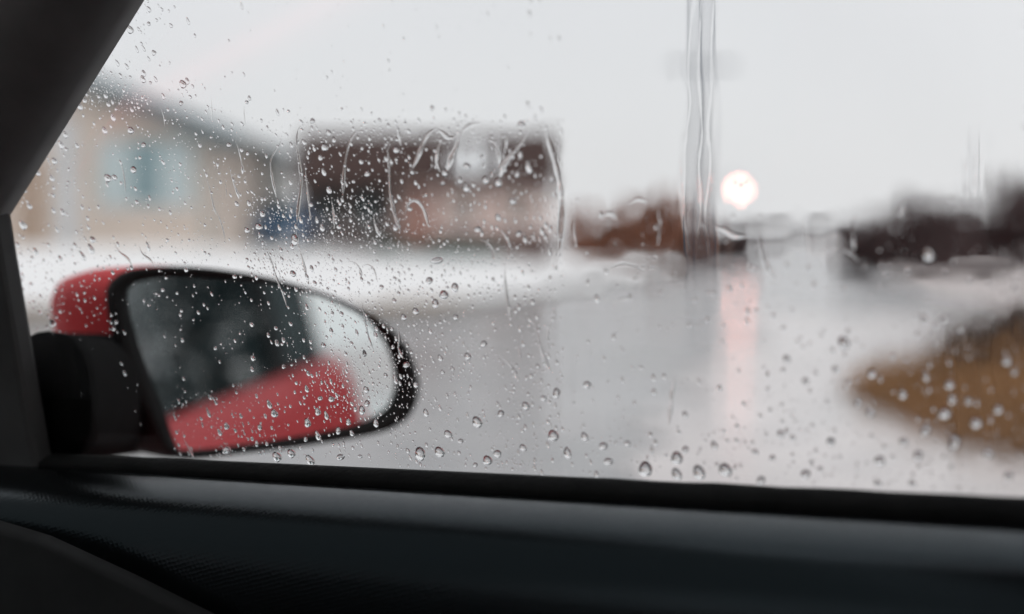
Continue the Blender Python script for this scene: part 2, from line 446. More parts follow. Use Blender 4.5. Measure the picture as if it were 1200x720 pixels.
sel2 = gfar & (gd_ > 0.3); sel1 = (gd_ > 0.02) & (~gfar | (rng.rand(60000) < 0.25))
pts = list(zip(gxx[sel1].tolist(), gyy[sel1].tolist(), gz[sel1].tolist()))[:15000]
pts2 = list(zip(gxx[sel2].tolist(), gyy[sel2].tolist(), gz[sel2].tolist()))[:5600]
blades('dry_grass', A['straw'], pts, 0.06, 0.26, 0.012, 0.8, 'golden brown dry grass covering the bank at right')
blades('dead_weeds', A['weed'], pts2, 0.25, 0.62, 0.02, 0.5, 'dark dead weeds standing on top of the grass bank')

# ------------------------------------------------------------------ houses
def face_box(Yf, x0, x1, y0, y1, dep, inset=0.0):
    """a box whose front covers a rectangle of the facade plane at distance Yf"""
    a = at(x0, y1, Yf); b = at(x1, y0, Yf)
    return MB().box((a.x, Yf - inset, a.z), (b.x, Yf + dep, b.z))

def window(parent, Yf, x0, x1, y0, y1, nx=1, frame='white', pane='winpane', curtain=None, fr=3.0):
    w = MB()
    for (a, b, c, d) in ((x0-fr, x1+fr, y0-fr, y0), (x0-fr, x1+fr, y1, y1+fr), (x0-fr, x0, y0, y1), (x1, x1+fr, y0, y1)):
        q = face_box(Yf, a, b, c, d, 0.06, 0.07); w.add(q.v, q.f)
    for i in range(1, nx):
        xm = x0 + (x1-x0) * i / nx; q = face_box(Yf, xm-1.3, xm+1.3, y0, y1, 0.04, 0.06); w.add(q.v, q.f)
    fo = w.build('window', A[frame], parent)
    for i in range(nx):
        xa = x0 + (x1-x0)*i/nx; xb = x0 + (x1-x0)*(i+1)/nx
        mt_ = A[curtain] if curtain and i != nx // 2 else A[pane]
        face_box(Yf, xa + (1.3 if i else 0), xb - (1.3 if i < nx-1 else 0), y0, y1, 0.03, 0.02).build('pane', mt_, fo)
    face_box(Yf, x0-fr-2, x1+fr+2, y1+fr, y1+fr+2.5, 0.1, 0.14).build('sill', A['white'], fo)
    return fo

def local_to(o, loc):
    """give a thing an origin at its base without moving its parts"""
    o.location = loc
    for c in o.children: c.matrix_parent_inverse = Matrix.Translation(-Vector(loc))

# beige bungalow with gable to the street
Yb = 34.0
hb = thing('bungalow', 'beige bungalow with blue grey gabled roof and teal curtained window', 'house')
base = at(60, 296, Yb)
apex, el, er = at(62, 80, Yb), at(-150, 150, Yb), at(246, 152, Yb)
zb = 0.3
gw = [Vector((el.x, Yb, zb)), Vector((er.x, Yb, zb)), er, apex, el]
MB().prism(gw, (0, 9, 0)).build('wall', A['beige'], hb)
sl_r = (er - apex); rt = MB()
rf = MB()
for e in (el, er):
    d = (e - apex); p0 = apex + Vector((0, -0.45, 0.03)); p1 = apex + d * 1.21 + Vector((0, -0.45, 0.03)); t = Vector((0, 0, 0.20))
    rf.prism([p0, p1, p1 + t, p0 + t], (0, 9.9, 0))
ro = rf.build('roof', A['roofblue'], hb)
for e in (el, er):
    d = (e - apex); p0 = apex + Vector((0, -0.49, 0.20)); p1 = apex + d * 1.22 + Vector((0, -0.49, 0.20)); t = Vector((0, 0, -0.42))
    MB().prism([p0, p1, p1 + t, p0 + t], (0, 0.035, 0)).build('bargeboard', A['roofblue'], ro)
window(hb, Yb, 118, 224, 166, 238, 3, frame='curtain', curtain='curtain')
face_box(Yb, 70, 90, 140, 300, 0.05, 0.16).build('pale_pilaster', A['palegrey'], hb)
face_box(Yb, 238, 245, 154, 300, 0.05, 0.05).build('corner_board', A['grey'], hb)
window(hb, Yb, -70, -10, 176, 236, 2, curtain='curtain')
dr = face_box(Yb, 20, 52, 190, 291, 0.04, 0.05).build('door', A['tan'], hb)
face_box(Yb, 24, 28, 240, 244, 0.02, 0.09).build('handle', A['steel'], dr)
local_to(hb, (apex.x, Yb, zb))

# grey garage between the houses
Yg = 41.0
hg = thing('garage', 'grey flat fronted garage between beige bungalow and brown house', 'garage')
face_box(Yg, 236, 318, 182, 300, 3.2).build('wall', A['grey'], hg)
a, b = at(228, 182, Yg), at(323, 166, Yg)
MB().prism([(a.x, Yg - 0.4, a.z), (a.x, Yg + 1.7, b.z), (a.x, Yg + 3.6, a.z)], (b.x - a.x, 0, 0)).build('roof', A['dkgrey'], hg)
gd = face_box(Yg, 252, 312, 212, 300, 0.05, 0.04).build('garage_door', A['kerb'], hg)
for j in range(4): face_box(Yg, 254, 310, 214 + j*20, 231 + j*20, 0.02, 0.06).build('door_panel', A['grey'], gd)
local_to(hg, (at(294, 290, Yg).x, Yg, 0.4))

# brown house
Yd = 50.0
hd = thing('brown_house', 'long dark brown house with low roof and pinkish brick front', 'house')
face_box(Yd, 352, 470, 200, 312, 8).build('timber_wall', A['brownwall'], hd)
face_box(Yd, 470, 642, 214, 274, 8).build('brick_wall', A['brick'], hd)
face_box(Yd, 470, 645, 272, 316, 8, 0.05).build('plinth', A['plinth'], hd)
a, b = at(344, 216, Yd), at(652, 150, Yd)
ro = MB().prism([(a.x, Yd - 0.7, a.z), (a.x, Yd - 0.7, a.z + 0.2), (a.x, Yd + 1.6, b.z - 0.15), (a.x, Yd + 2.2, b.z), (a.x, Yd + 6, b.z), (a.x, Yd + 8.7, a.z + 0.2), (a.x, Yd + 8.7, a.z)], (b.x - a.x, 0, 0)).build('roof', A['brownroof'], hd)
# round-headed dormer window in the roof, pale sky reflection put into its white
c = at(553, 186, Yd - 0.9); R = 0.80
ring = [Vector((c.x + R*math.cos(2*math.pi*k/24), Yd - 0.9, c.z + 0.80*R*math.sin(2*math.pi*k/24))) for k in range(24)]
dm = MB().prism(ring, (0, 2.4, 0)).build('dormer', A['white'], ro)
window(hd, Yd, 376, 400, 226, 262, 1, frame='plinth', pane='darkglass', fr=2)
window(hd, Yd, 420, 448, 226, 262, 1, frame='plinth', pane='darkglass', fr=2)
window(hd, Yd, 530, 556, 228, 258, 1, frame='plinth', pane='brick_blind', fr=1.5)
window(hd, Yd, 596, 620, 228, 258, 1, frame='plinth', pane='brick_blind', fr=1.5)
face_box(Yd, 478, 506, 222, 286, 0.04, 0.06).build('door', mat('red_door', (0.27, 0.13, 0.10), 0.5), hd)
local_to(hd, (at(500, 300, Yd).x, Yd, 0.4))

# ------------------------------------------------------------------ plants
def leaf_cloud(c, rx, ry, rz, n, size, seed, flat=0.0):
    r = np.random.RandomState(seed); v = []; f = []
    lobes = [(r.uniform(-0.62, 0.62), r.uniform(-0.5, 0.5), r.uniform(-0.62, 0.42), r.uniform(0.38, 0.60)) for _ in range(14)]
    for i in range(n):
        lx, ly, lz, lr = lobes[r.randint(len(lobes))]
        d = r.normal(size=3); d /= np.linalg.norm(d); q = lr * r.rand() ** 0.4
        p = Vector((c[0] + (lx + d[0]*q)*rx, c[1] + (ly + d[1]*q)*ry, max(0.05, c[2] + (lz + d[2]*q)*rz)))
        a = Vector(r.normal(size=3)).normalized(); b = a.cross(Vector(r.normal(size=3))).normalized(); s = size * r.uniform(0.5, 1.4)
        k = len(v); v += [p - a*s, p + b*s*0.45, p + a*s, p - b*s*0.45]; f.append((k, k+1, k+2, k+3))
    return v, f

def bush(name, label, cat, px, Y, w, ytop, m, seed, group=None, n=5200, trunk=True, z0=None, size=0.13):
    top = at(px, ytop, Y); x = top.x
    if z0 is None: z0 = float(lawn_h(x, Y)) if float(lawn_d(x, Y)) > 0 else 0.02
    H = top.z - z0; rad = w / 2 * Y / FPX
    t = thing(name, label, cat, (x, Y, z0), 0, group)
    v, f = leaf_cloud((0, 0, H * 0.46), rad * 1.1, rad * 0.9, H * 0.60, n, size, seed)
    obj('crown', v, f, m, t, fix=False)
    tr = MB(); r = random.Random(seed)
    tr.tube([(0, 0, -0.1), (0.03, 0, H*0.25), (0.0, 0.05, H*0.55), (0.05, 0, H*0.85)], [0.09, 0.075, 0.05, 0.015], 7)
    for k in range(7):
        a = r.uniform(0, 6.28); h0 = H * r.uniform(0.1, 0.45); l = rad * r.uniform(0.5, 0.95)
        tr.tube([(0, 0, h0), (math.cos(a)*l*0.5, math.sin(a)*l*0.5, h0 + H*0.2), (math.cos(a)*l, math.sin(a)*l, h0 + H*r.uniform(0.3, 0.5))], [0.04, 0.03, 0.01], 5)
    tr.build('trunk', A['bark'], t, True)
    return t
G1 = 'rust brown trees beyond the brown house'
bush('rusty_tree', 'left rust brown tree beside the brown house, still in dead leaf', 'tree', 704, 70, 80, 234, A['rust'], 1, G1)
bush('rusty_tree', 'tallest rust brown tree, in the middle of the three', 'tree', 752, 72, 100, 212, A['rust'], 2, G1)
bush('rusty_tree', 'right rust brown tree, next to the utility pole', 'tree', 806, 70, 84, 230, A['rust'], 3, G1)
bush('dark_bush', 'small dark bush right below the glowing street light', 'bush', 862, 74, 44, 262, A['darkleaf'], 4, z0=0.1)
G2 = 'dark trees along the right of the street'
for i, (px, Y, w, yt, lab) in enumerate([
        (1012, 56, 56, 258, 'low dark leafless tree nearest the street, first of the right row'),
        (1052, 55, 80, 236, 'second dark leafless tree of the right row'),
        (1100, 54, 92, 210, 'tall dark leafless tree in the middle of the right row'),
        (1152, 55, 84, 228, 'dark leafless tree just inside the right picture edge'),
        (1205, 54, 112, 192, 'tallest dark leafless tree cut by the right picture edge')]):
    bush('dark_tree', lab, 'tree', px, Y, w, yt, A['darkleaf'], 10 + i, G2, n=3200, z0=0.02)
# low evergreen hedge before the brown house
hz = thing('low_hedge', 'low greyish green hedge before the pinkish brick wall', 'hedge', (at(518, 300, 44).x, 44, float(lawn_h(at(518, 300, 44).x, 44))))
for dx in (-1.15, 0.0, 1.15):
    v, f = leaf_cloud((dx, 0, 0.20), 0.85, 0.5, 0.36, 1100, 0.07, 40 + int(dx*10)); obj('foliage', v, f, A['hedge'], hz, fix=False)
# out-of-view evergreen hedge, added to darken reflections in the car's own windows
rearw = Vector((math.sin(CAR_ROT), -math.cos(CAR_ROT), 0)); outw = Vector((math.cos(CAR_ROT), math.sin(CAR_ROT), 0))
hp = rearw * 15 + outw * 4.2
ht_ = thing('reflection_hedge', 'tall dark evergreen hedge behind the car, added to darken reflections in the mirror', 'hedge', (hp.x, hp.y, 0), CAR_ROT)
for k_ in range(8):
    v, f = leaf_cloud((-2.9 + 1.75 * k_, 0.3 * (k_ % 2), 2.4), 1.5, 1.3, 3.6, 1250, 0.16, 70 + k_); obj('crown', v, f, A['conifer'], ht_, fix=False)
    MB().tube([(-2.9 + 1.75 * k_, 0, 0), (-2.9 + 1.75 * k_, 0.1, 2.2), (-2.8 + 1.75 * k_, 0, 4.4)], [0.12, 0.09, 0.03], 7).build('trunk', A['bark'], ht_, True)
# distant wood at the end of the street
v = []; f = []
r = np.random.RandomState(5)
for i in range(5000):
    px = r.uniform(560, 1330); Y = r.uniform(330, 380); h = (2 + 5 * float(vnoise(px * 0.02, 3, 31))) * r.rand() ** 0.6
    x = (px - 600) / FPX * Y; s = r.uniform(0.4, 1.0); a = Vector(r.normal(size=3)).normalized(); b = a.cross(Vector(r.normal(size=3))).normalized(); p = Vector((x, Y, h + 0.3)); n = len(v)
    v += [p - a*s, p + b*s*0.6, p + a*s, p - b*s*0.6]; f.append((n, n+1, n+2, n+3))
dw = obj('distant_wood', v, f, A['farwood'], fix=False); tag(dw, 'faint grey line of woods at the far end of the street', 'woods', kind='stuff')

# ------------------------------------------------------------------ utility pole with lit street light
Yp = 60.0
pb = at(822, 300, Yp); Z = lambda py: at(822, py, Yp).z
up = thing('utility_pole', 'tall timber utility pole with crossarm and glowing street light', 'pole', (pb.x, Yp, 0))
MB().tube([(0, 0, -0.3), (0, 0, 6), (0, 0, Z(-25))], [0.22, 0.19, 0.16], 12).build('pole', A['timber'], up, True)
bevel(MB().box((-1.45, -0.16, Z(78) - 0.07), (1.35, -0.04 - 0.06, Z(78) + 0.07)).build('crossarm', A['timber'], up), 0.01)
for dx in (-1.3, -0.75, 0.7, 1.2):
    MB().tube([(dx, -0.13, Z(78) + 0.07), (dx, -0.13, Z(78) + 0.13), (dx, -0.13, Z(78) + 0.22)], [0.02, 0.06, 0.045], 8).build('insulator', A['steel'], up, True)
MB().tube([(0, -0.12, Z(110)), (0, -0.28, Z(110) - 0.1), (0, -0.28, Z(130))], [0.02, 0.14, 0.14], 10).build('transformer', A['steel'], up, True)
lx, lz = at(865, 222, Yp).x - pb.x, Z(222)
MB().tube([(0, -0.1, lz - 0.2), (lx * 0.5, -0.2, lz + 0.42), (lx, -0.25, lz + 0.42), (lx, -0.25, lz + 0.25)], 0.03, 8).build('lamp_arm', A['steel'], up, True)
lh = MB().tube([(lx, -0.25, lz + 0.30), (lx, -0.25, lz + 0.24), (lx, -0.25, lz + 0.17)], [0.05, 0.2, 0.28], 16).build('lamp_hood', A['steel'], up, True)
bm = bmesh.new(); bmesh.ops.create_uvsphere(bm, u_segments=20, v_segments=12, radius=0.21); bmesh.ops.translate(bm, vec=(lx, -0.25, lz), verts=bm.verts)
me = bpy.data.meshes.new('lamp_globe'); bm.to_mesh(me); bm.free(); me.materials.append(lamp_mat((1.0, 0.37, 0.285), 27.0))
me.polygons.foreach_set('use_smooth', [True] * len(me.polygons))
lg = bpy.data.objects.new('lamp_globe', me); COL.objects.link(lg); lg.parent = up; lg['label'] = 'glowing warm white globe'

p2b = at(1138, 300, 120)
p2 = thing('lamp_post', 'thin grey post rising behind the dark right trees', 'post', (p2b.x, 120, 0))
MB().tube([(0, 0, 0), (0, 0, at(1138, 165, 120).z)], [0.16, 0.10], 10).build('post', A['steel'], p2, True)
MB().box((-0.25, -0.5, at(1138, 165, 120).z), (0.25, 0.2, at(1138, 165, 120).z + 0.15)).build('lamp_head', A['steel'], p2)

# ------------------------------------------------------------------ blue parked car seen from the front
Yc = 38.6
bc = thing('parked_car', 'blue car parked nose out on the drive before the grey garage', 'car', (at(324, 280, Yc).x, Yc, float(lawn_h(at(322, 280, Yc).x, Yc))), 0)
prof = [(0, 0.30), (0.02, 0.62), (0.25, 0.76), (0.95, 0.88), (1.45, 1.30), (2.6, 1.36), (3.3, 0.95), (3.8, 0.88), (3.9, 0.35)]
hw = 0.62
bodyr = []
for sx, q in ((-1, 0.90), (-0.97, 1.0), (0.97, 1.0), (1, 0.90)):
    bodyr.append([Vector((sx * hw * (1.0 if z < 0.9 else 0.80), y, 0.3 + (z - 0.3) * (q if abs(sx) == 1 else 1))) for y, z in prof])
MB().loft(bodyr).build('body', A['bluepaint'], bc)
MB().add([(-hw*0.74, 0.98, 0.91), (hw*0.74, 0.98, 0.91), (hw*0.68, 1.43, 1.29), (-hw*0.68, 1.43, 1.29)], [(0, 1, 2, 3)]).build('windscreen', A['darkglass'], bc)
for s in (-1, 1):
    bevel(MB().box((s*hw*0.72 - 0.13, -0.03, 0.56), (s*hw*0.72 + 0.13, 0.06, 0.68)).build('headlight', A['headlamp'], bc), 0.02)
    for y in (0.75, 3.1):
        w = MB().tube([(s*hw - s*0.16, y, 0.30), (s*hw + s*0.02, y, 0.30)], 0.30, 18).build('wheel', A['tyre'], bc)
        MB().tube([(s*hw + s*0.02, y, 0.30), (s*hw + s*0.03, y, 0.30)], 0.19, 14).build('rim', A['chrome'], w)
MB().box((-0.35, -0.035, 0.36), (0.35, 0.03, 0.50)).build('grille', A['black'], bc)
for o in bc.children: pass

# ------------------------------------------------------------------ the red car we sit in
car = thing('red_car', 'red car with the camera inside, seen by its dark door trim and side window', 'car', (0, 0, 0), CAR_ROT)
XC = -0.27                                    # centre line of the car
def flank_x(z, y, side=1):
    t = np.interp(z, [0.18, 0.30, 0.50, 0.70, 0.86, 0.95, 0.985], [0.50, 0.555, 0.580, 0.588, 0.565, 0.535, 0.508])
    if y < -1.1: t -= 0.20 * ((-y - 1.1) / 1.1) ** 2
    if y > 0.9: t -= 0.16 * ((y - 0.9) / 1.1) ** 2
    wa = math.exp(-((y + 1.45) / 0.38) ** 2) * math.exp(-((z - 0.55) / 0.25) ** 2) * 0.025
    t += wa
    return t if side > 0 else 2 * XC - t
def belt_z(y): return 0.985 - 0.030 * y * 0.9 if y > -1.3 else 0.985 + 0.0351 - 0.02 * (-y - 1.3) ** 2
def panel(name, y0, y1, side, mat_, zlo=0.2, n=12, parent=car):
    zz = [zlo, 0.30, 0.42, 0.55, 0.66, 0.76, 0.84, 0.90, 0.95, 0.985]
    rows = []
    for i in range(n + 1):
        y = y0 + (y1 - y0) * i / n
        rows.append([Vector((flank_x(z, y, side), y, z if z < 0.8 else 0.8 + (z - 0.8) * (belt_z(y) - 0.8) / 0.185)) for z in zz])
    back = [[p + Vector((-0.02 * side, 0, 0)) for p in r[::-1]] for r in rows]
    return MB().loft([r + b for r, b in zip(rows, back)]).build(name, mat_, parent, True)
door = panel('door', 0.70, -0.64, 1, A['redpaint'])
rdoor = panel('rear_door', -0.645, -1.30, 1, A['redpaint'])
for y in (-0.52, -1.18):
    x = flank_x(0.84, y)
    h = MB().tube([(x - 0.005, y + 0.09, 0.83), (x + 0.028, y + 0.06, 0.835), (x + 0.028, y - 0.06, 0.835), (x - 0.005, y - 0.09, 0.83)], 0.012, 8).build('handle', A['redpaint'], door if y > -0.9 else rdoor, True)
panel('quarter_panel', -1.305, -2.10, 1, A['redpaint'], n=16)
panel('fender', 1.75, 0.705, 1, A['redpaint'], n=14)
panel('far_flank', 1.75, -2.10, -1, A['redpaint'], n=30)
def gside(y, z, side=1, off=0.0):
    x = 0.48 - math.tan(LEAN) * (z - 1.02) + off
    x -= 0.10 * max(0, (-y - 1.0)) ** 2
    return x if side > 0 else 2 * XC - x
def gpoly(name, yz, side, mat_, thick=0.02, off=0.0, parent=car):
    a = [Vector((gside(y, z, side, off), y, z)) for y, z in yz]
    return MB().prism(a, (-thick * side, 0, 0)).build(name, mat_, parent)
gpoly('rear_window', [(-0.75, 1.005), (-1.38, 1.015), (-1.22, 1.33), (-0.745, 1.36)], 1, A['darkglass'], 0.006, 0.004)
gpoly('center_pillar', [(-0.64, 1.0), (-0.75, 1.0), (-0.745, 1.37), (-0.66, 1.37)], 1, A['black'], 0.03, 0.006)
gpoly('rear_pillar', [(-1.385, 1.0), (-2.0, 1.0), (-1.62, 1.30), (-1.225, 1.345)], 1, A['redpaint'], 0.04, 0.005)
gpoly('far_pillar', [(-0.64, 1.0), (-0.75, 1.0), (-0.745, 1.37), (-0.66, 1.37)], -1, A['black'], 0.03)
gpoly('far_rear_pillar', [(-1.385, 1.0), (-2.0, 1.0), (-1.62, 1.30), (-1.225, 1.345)], -1, A['redpaint'], 0.04)
def roof_sheet(name, z0, inset, m, th):
    rings = []
    for y in (0.18, 0.02, -0.4, -0.9, -1.4, -1.72):
        drop = 0.0 if y < 0 else 0.02
        drop += 0.05 * max(0, -y - 1.1) / 0.6
        row = []
        for k in range(13):
            u = -1 + 2 * k / 12; hwid = (gside(y, 1.38) - XC) - inset
            row.append(Vector((XC + u * hwid, y, z0 + 0.075 * (1 - abs(u) ** 3.2) - drop)))
        rings.append(row + [p - Vector((0, 0, th)) for p in row[::-1]])
    return MB().loft(rings).build(name, m, car, True)
roof_sheet('roof', 1.375, 0.0, A['redpaint'], 0.02)
roof_sheet('headliner', 1.345, 0.03, A['headliner'], 0.012)
MB().box((2*XC - 0.47, -1.75, 0.22), (0.47, 1.5, 0.26)).build('cabin_floor', A['trimblack'], car)
MB().box((2*XC - 0.46, 0.98, 0.262), (0.46, 1.02, 0.93)).build('firewall', A['trimblack'], car)
MB().box((2*XC - 0.45, -1.72, 0.262), (0.45, -1.68, 1.0)).build('rear_bulkhead', A['trimblack'], car)
dash = MB().prism([(2*XC - 0.44, 0.60, 0.62), (2*XC - 0.44, 0.57, 0.86), (2*XC - 0.44, 0.63, 0.93), (2*XC - 0.44, 0.975, 0.955), (2*XC - 0.44, 0.975, 0.62)], (0.44 - 2*XC + 0.36, 0, 0)).build('dashboard', A['trimblack'], car)
bevel(dash, 0.02, 3)
MB().add([(2*XC-0.46, 1.05, 0.97), (0.46, 1.05, 0.97), (0.38, 0.20, 1.36), (2*XC-0.38, 0.20, 1.36), (2*XC-0.46, 1.053, 0.974), (0.46, 1.053, 0.974), (0.38, 0.203, 1.364), (2*XC-0.38, 0.203, 1.364)],
         [(0,1,2,3),(7,6,5,4),(0,4,5,1),(1,5,6,2),(2,6,7,3),(3,7,4,0)]).build('windscreen', A['dimscreen'], car)
bon = MB().prism([(2*XC-0.45, 1.06, 0.955), (2*XC-0.45, 1.75, 0.80), (2*XC-0.45, 1.80, 0.45), (2*XC-0.45, 1.06, 0.45)], (0.90 - 2*XC, 0, 0)).build('bonnet', A['redpaint'], car); bevel(bon, 0.03, 3)
bt = MB().prism([(2*XC-0.33, -1.70, 1.0), (2*XC-0.33, -2.08, 0.98), (2*XC-0.33, -2.15, 0.45), (2*XC-0.33, -1.76, 0.45)], (0.66 - 2*XC, 0, 0)).build('boot', A['redpaint'], car); bevel(bt, 0.03, 3)
# rear of the cabin: back and far windows made opaque to dim it, seats
MB().add([(2*XC-0.36, -1.62, 1.32), (0.36, -1.62, 1.32), (0.40, -1.98, 1.0), (2*XC-0.40, -1.98, 1.0)], [(0, 1, 2, 3)]).build('back_window', A['darkglass'], car)
gpoly('far_rear_window', [(-0.75, 1.005), (-1.38, 1.015), (-1.22, 1.34), (-0.745, 1.37)], -1, A['darkglass'], 0.006)
gpoly('far_front_window', [(0.66, 1.0), (-0.64, 1.0), (-0.66, 1.37), (0.12, 1.37)], -1, A['darkglass'], 0.004)
for cx, cy in ((0.10, -0.30), (2*XC - 0.10, -0.30), (0.10, -1.20), (2*XC - 0.10, -1.20)):
    st = MB()
    rr_ = []
    for y, z, w, d in ((0.10, 0.62, 0.22, 0.07), (0.02, 0.80, 0.24, 0.08), (-0.06, 1.00, 0.22, 0.07), (-0.10, 1.10, 0.17, 0.05)):
        rr_.append([Vector((cx + w*math.copysign(abs(math.cos(a))**0.5, math.cos(a)), cy + y + d*math.copysign(abs(math.sin(a))**0.5, math.sin(a)), z)) for a in [2*math.pi*k/20 + 0.01 for k in range(20)]])
    so = st.loft(rr_).build('seat', A['trimblack'], car, True)
    bevel(MB().box((cx - 0.24, cy - 0.02, 0.38), (cx + 0.24, cy + 0.46, 0.56)).build('cushion', A['trimblack'], so), 0.05, 3)
    hr = [[Vector((cx + w*math.cos(a), cy - 0.12 + d*math.sin(a), z)) for a in [2*math.pi*k/16 for k in range(16)]] for z, w, d in ((1.11, 0.10, 0.04), (1.14, 0.135, 0.055), (1.24, 0.13, 0.055), (1.28, 0.09, 0.04))]
    MB().loft(hr).build('headrest', A['trimblack'], so, True)
for y in (1.12, -1.45):
    for s, x in ((1, 0.53), (-1, 2*XC - 0.53)):
        w = MB().tube([(x - s*0.19, y, 0.30), (x - s*0.01, y, 0.30), (x, y, 0.30)], [0.30, 0.30, 0.27], 28).build('wheel', A['tyre'], car)
        MB().tube([(x, y, 0.30), (x + s*0.012, y, 0.30)], [0.19, 0.17], 24).build('rim', A['chrome'], w)

# --- the front side window: sill line, pane, seals, trims
SILL_T = lambda px: 531 + (px - 60) * (583 - 531) / 1140          # visible lower edge of the glass (top of the rubber lip)
SILL_B = lambda px: 545 + (px - 60) * (613 - 545) / 1140          # lower edge of the rubber lip
pv = [gl(-60, 560), G0 + GU*(-0.03) + GR*0.64, G0 + GU*0.36 + GR*0.66, gl(420, -420), gl(-30, 270)]
window_pane = MB().prism(pv, GN * 0.004).build('window_pane', A['pane'], door)
window_pane['label'] = 'clear side window glass spattered with rain'

pxs = list(range(-40, 1641, 40))
rings = []
wobr = lambda px: 0.9 * math.sin(px * 0.05) + 0.7 * math.sin(px * 0.117 + 1)
for px in pxs:
    wv = wobr(px) if px > 700 else 0
    t = gl(px, SILL_T(px) + wv * 0.5, -0.0015); b = gl(px, SILL_B(px), -0.012)
    m_ = (t + b) / 2
    rings.append([t, t + GN * -0.004 + GU * 0.0008, m_ - GN * 0.005, b, b - GU * 0.012 - GN * 0.001, b - GU * 0.014 + GN * 0.012, t - GU * 0.02 + GN * 0.0005])
MB().loft(rings).build('window_seal', A['rubber'], door, True)

# padded, grained top of the door trim rolling over towards the cabin
prof_t = [(0.000, 0.0), (0.006, -0.0009), (0.012, -0.0027), (0.018, -0.0053), (0.0235, -0.0088), (0.0280, -0.0138), (0.031, -0.021), (0.0325, -0.031), (0.033, -0.045), (0.033, -0.08), (0.030, -0.16), (0.028, -0.45)]
rings = []
for px in range(-80, 1641, 20):
    b = gl(px, SILL_B(px), -0.0125) - Vector((0, 0, 0.001))
    rings.append([b + Vector((-dx, 0, dz)) for dx, dz in prof_t] + [b + Vector((0.01, 0, -0.45)), b + Vector((0.01, 0, -0.01))])
MB().loft(rings).build('door_trim', A['vinyl'], door, True)
# lower trim panel with the raised edge that crosses the bottom left corner
e = [gl(px, py, -0.062) for px, py in ((-260, 560), (-60, 592), (60, 628), (160, 674), (260, 724), (380, 790))]
dn = [p + Vector((0, -0.002, -0.30)) for p in e]
up_ = MB().loft([[a, a + Vector((-0.006, 0, -0.004)), b + Vector((-0.006, 0, 0)), b, ] for a, b in zip(e, dn)])
up_.build('trim_panel', A['lowertrim'], door, True)

# front pillar trim
def pil(px, py): return gl(px, py, -0.012)
ea, eb = pil(-6, 254), pil(340, -308)
ax = (eb - ea).normalized(); perp = ax.cross(GN).normalized()
if perp.y < 0: perp = -perp
sec = [(0, 0.0), (0.003, -0.010), (0.012, -0.022), (0.030, -0.032), (0.06, -0.036), (0.10, -0.030), (0.14, -0.01), (0.14, 0.025), (0.0, 0.010)]
rings = []
for t in np.linspace(-0.30, 1.05, 12):
    c = ea + (eb - ea) * t; rings.append([c + perp * a + GN * d for a, d in sec])
MB().loft(rings).build('front_pillar', A['pillarcloth'], car, True)
# triangular corner panel behind which the mirror is bolted on
sp = [(-12, 244), (-8, 262), (-2, 300), (9, 362), (21, 432), (33, 500), (42, 548), (46, 600), (-120, 600), (-200, 330), (-60, 262)]
bevel(MB().prism([gl(x, y, -0.014) for x, y in sp], GN * 0.012).build('corner_panel', A['cornerplastic'], door), 0.003, 2)
# --- the wing mirror
dloc = (M_INV.to_3x3() @ ray(310, 425)).normalized(); eloc = M_INV @ EYE
MIR_D = 0.815
mc = eloc + dloc * MIR_D
MIR_AZ, MIR_EL = -8.6, 2.25         # where the mirror looks: degrees outboard of straight back, degrees of upward tilt
rdir = Vector((math.sin(math.radians(MIR_AZ)), -math.cos(math.radians(MIR_AZ)), 0))
dh = Vector((dloc.x, dloc.y, 0)).normalized()
mn = (rdir - dh).normalized(); mn = (mn + Vector((0, 0, math.tan(math.radians(MIR_EL))))).normalized()
def on_mirror(px, py, off=0.0):
    d = M_INV.to_3x3() @ ray(px, py); t = (mc + mn * off - eloc).dot(mn) / d.dot(mn); return eloc + d * t
OUT = [(129,352),(131,334),(142,322),(160,315),(200,312),(260,316),(330,329),(400,351),(448,377),(478,408),(491,446),(487,476),(468,498),(430,511),(350,524),(290,531),(225,538),(196,532),(176,500),(155,452),(138,402)]
INN = [(150,352),(153,338),(166,330),(210,326),(300,331),(370,345),(428,370),(453,400),(464,438),(460,466),(442,486),(400,501),(300,518),(216,527),(205,516),(192,480),(176,440),(161,396)]
CC = (300, 425)
def polar(poly, n=96):
    # closed Catmull-Rom, then resampled by angle round CC
    P = [np.array(p, float) for p in poly]; m = len(P); pts = []
    for i in range(m):
        p0, p1, p2_, p3 = P[i-1], P[i], P[(i+1) % m], P[(i+2) % m]
        for t in np.linspace(0, 1, 12, endpoint=False):
            pts.append(0.5 * ((2*p1) + (-p0+p2_)*t + (2*p0-5*p1+4*p2_-p3)*t*t + (-p0+3*p1-3*p2_+p3)*t**3))
    pts = np.array(pts); ang = np.arctan2(pts[:,1]-CC[1], pts[:,0]-CC[0]); rad = np.hypot(pts[:,1]-CC[1], pts[:,0]-CC[0])
    o = np.argsort(ang); ang, rad = ang[o], rad[o]
    th = np.linspace(-math.pi, math.pi, n, endpoint=False); rr = np.interp(th, ang, rad, period=2*math.pi)
    return [(CC[0] + r*math.cos(a), CC[1] + r*math.sin(a)) for a, r in zip(th, rr)]
oo, ii = polar(OUT), polar(INN)
mir = thing('tmp', 'x', 'x'); bpy.data.objects.remove(mir)
bk = -mn; fwd = Vector((0, 1, 0)); hdir = (bk * 0.55 + fwd * 0.45).normalized()
orim = [on_mirror(*p) for p in oo]; cen = sum(orim, Vector()) / len(orim)
hs = [(1.0, 0.004), (1.012, 0.016), (1.0, 0.046), (0.95, 0.072), (0.84, 0.094), (0.64, 0.112), (0.34, 0.123), (0.0, 0.127)]
rings = [[cen + (p - cen) * s + hdir * h for p in orim] for s, h in hs]
N = len(orim); zsplit = on_mirror(140, 398).z
cap_f = []; low_f = []
allv = [p for r_ in rings for p in r_]
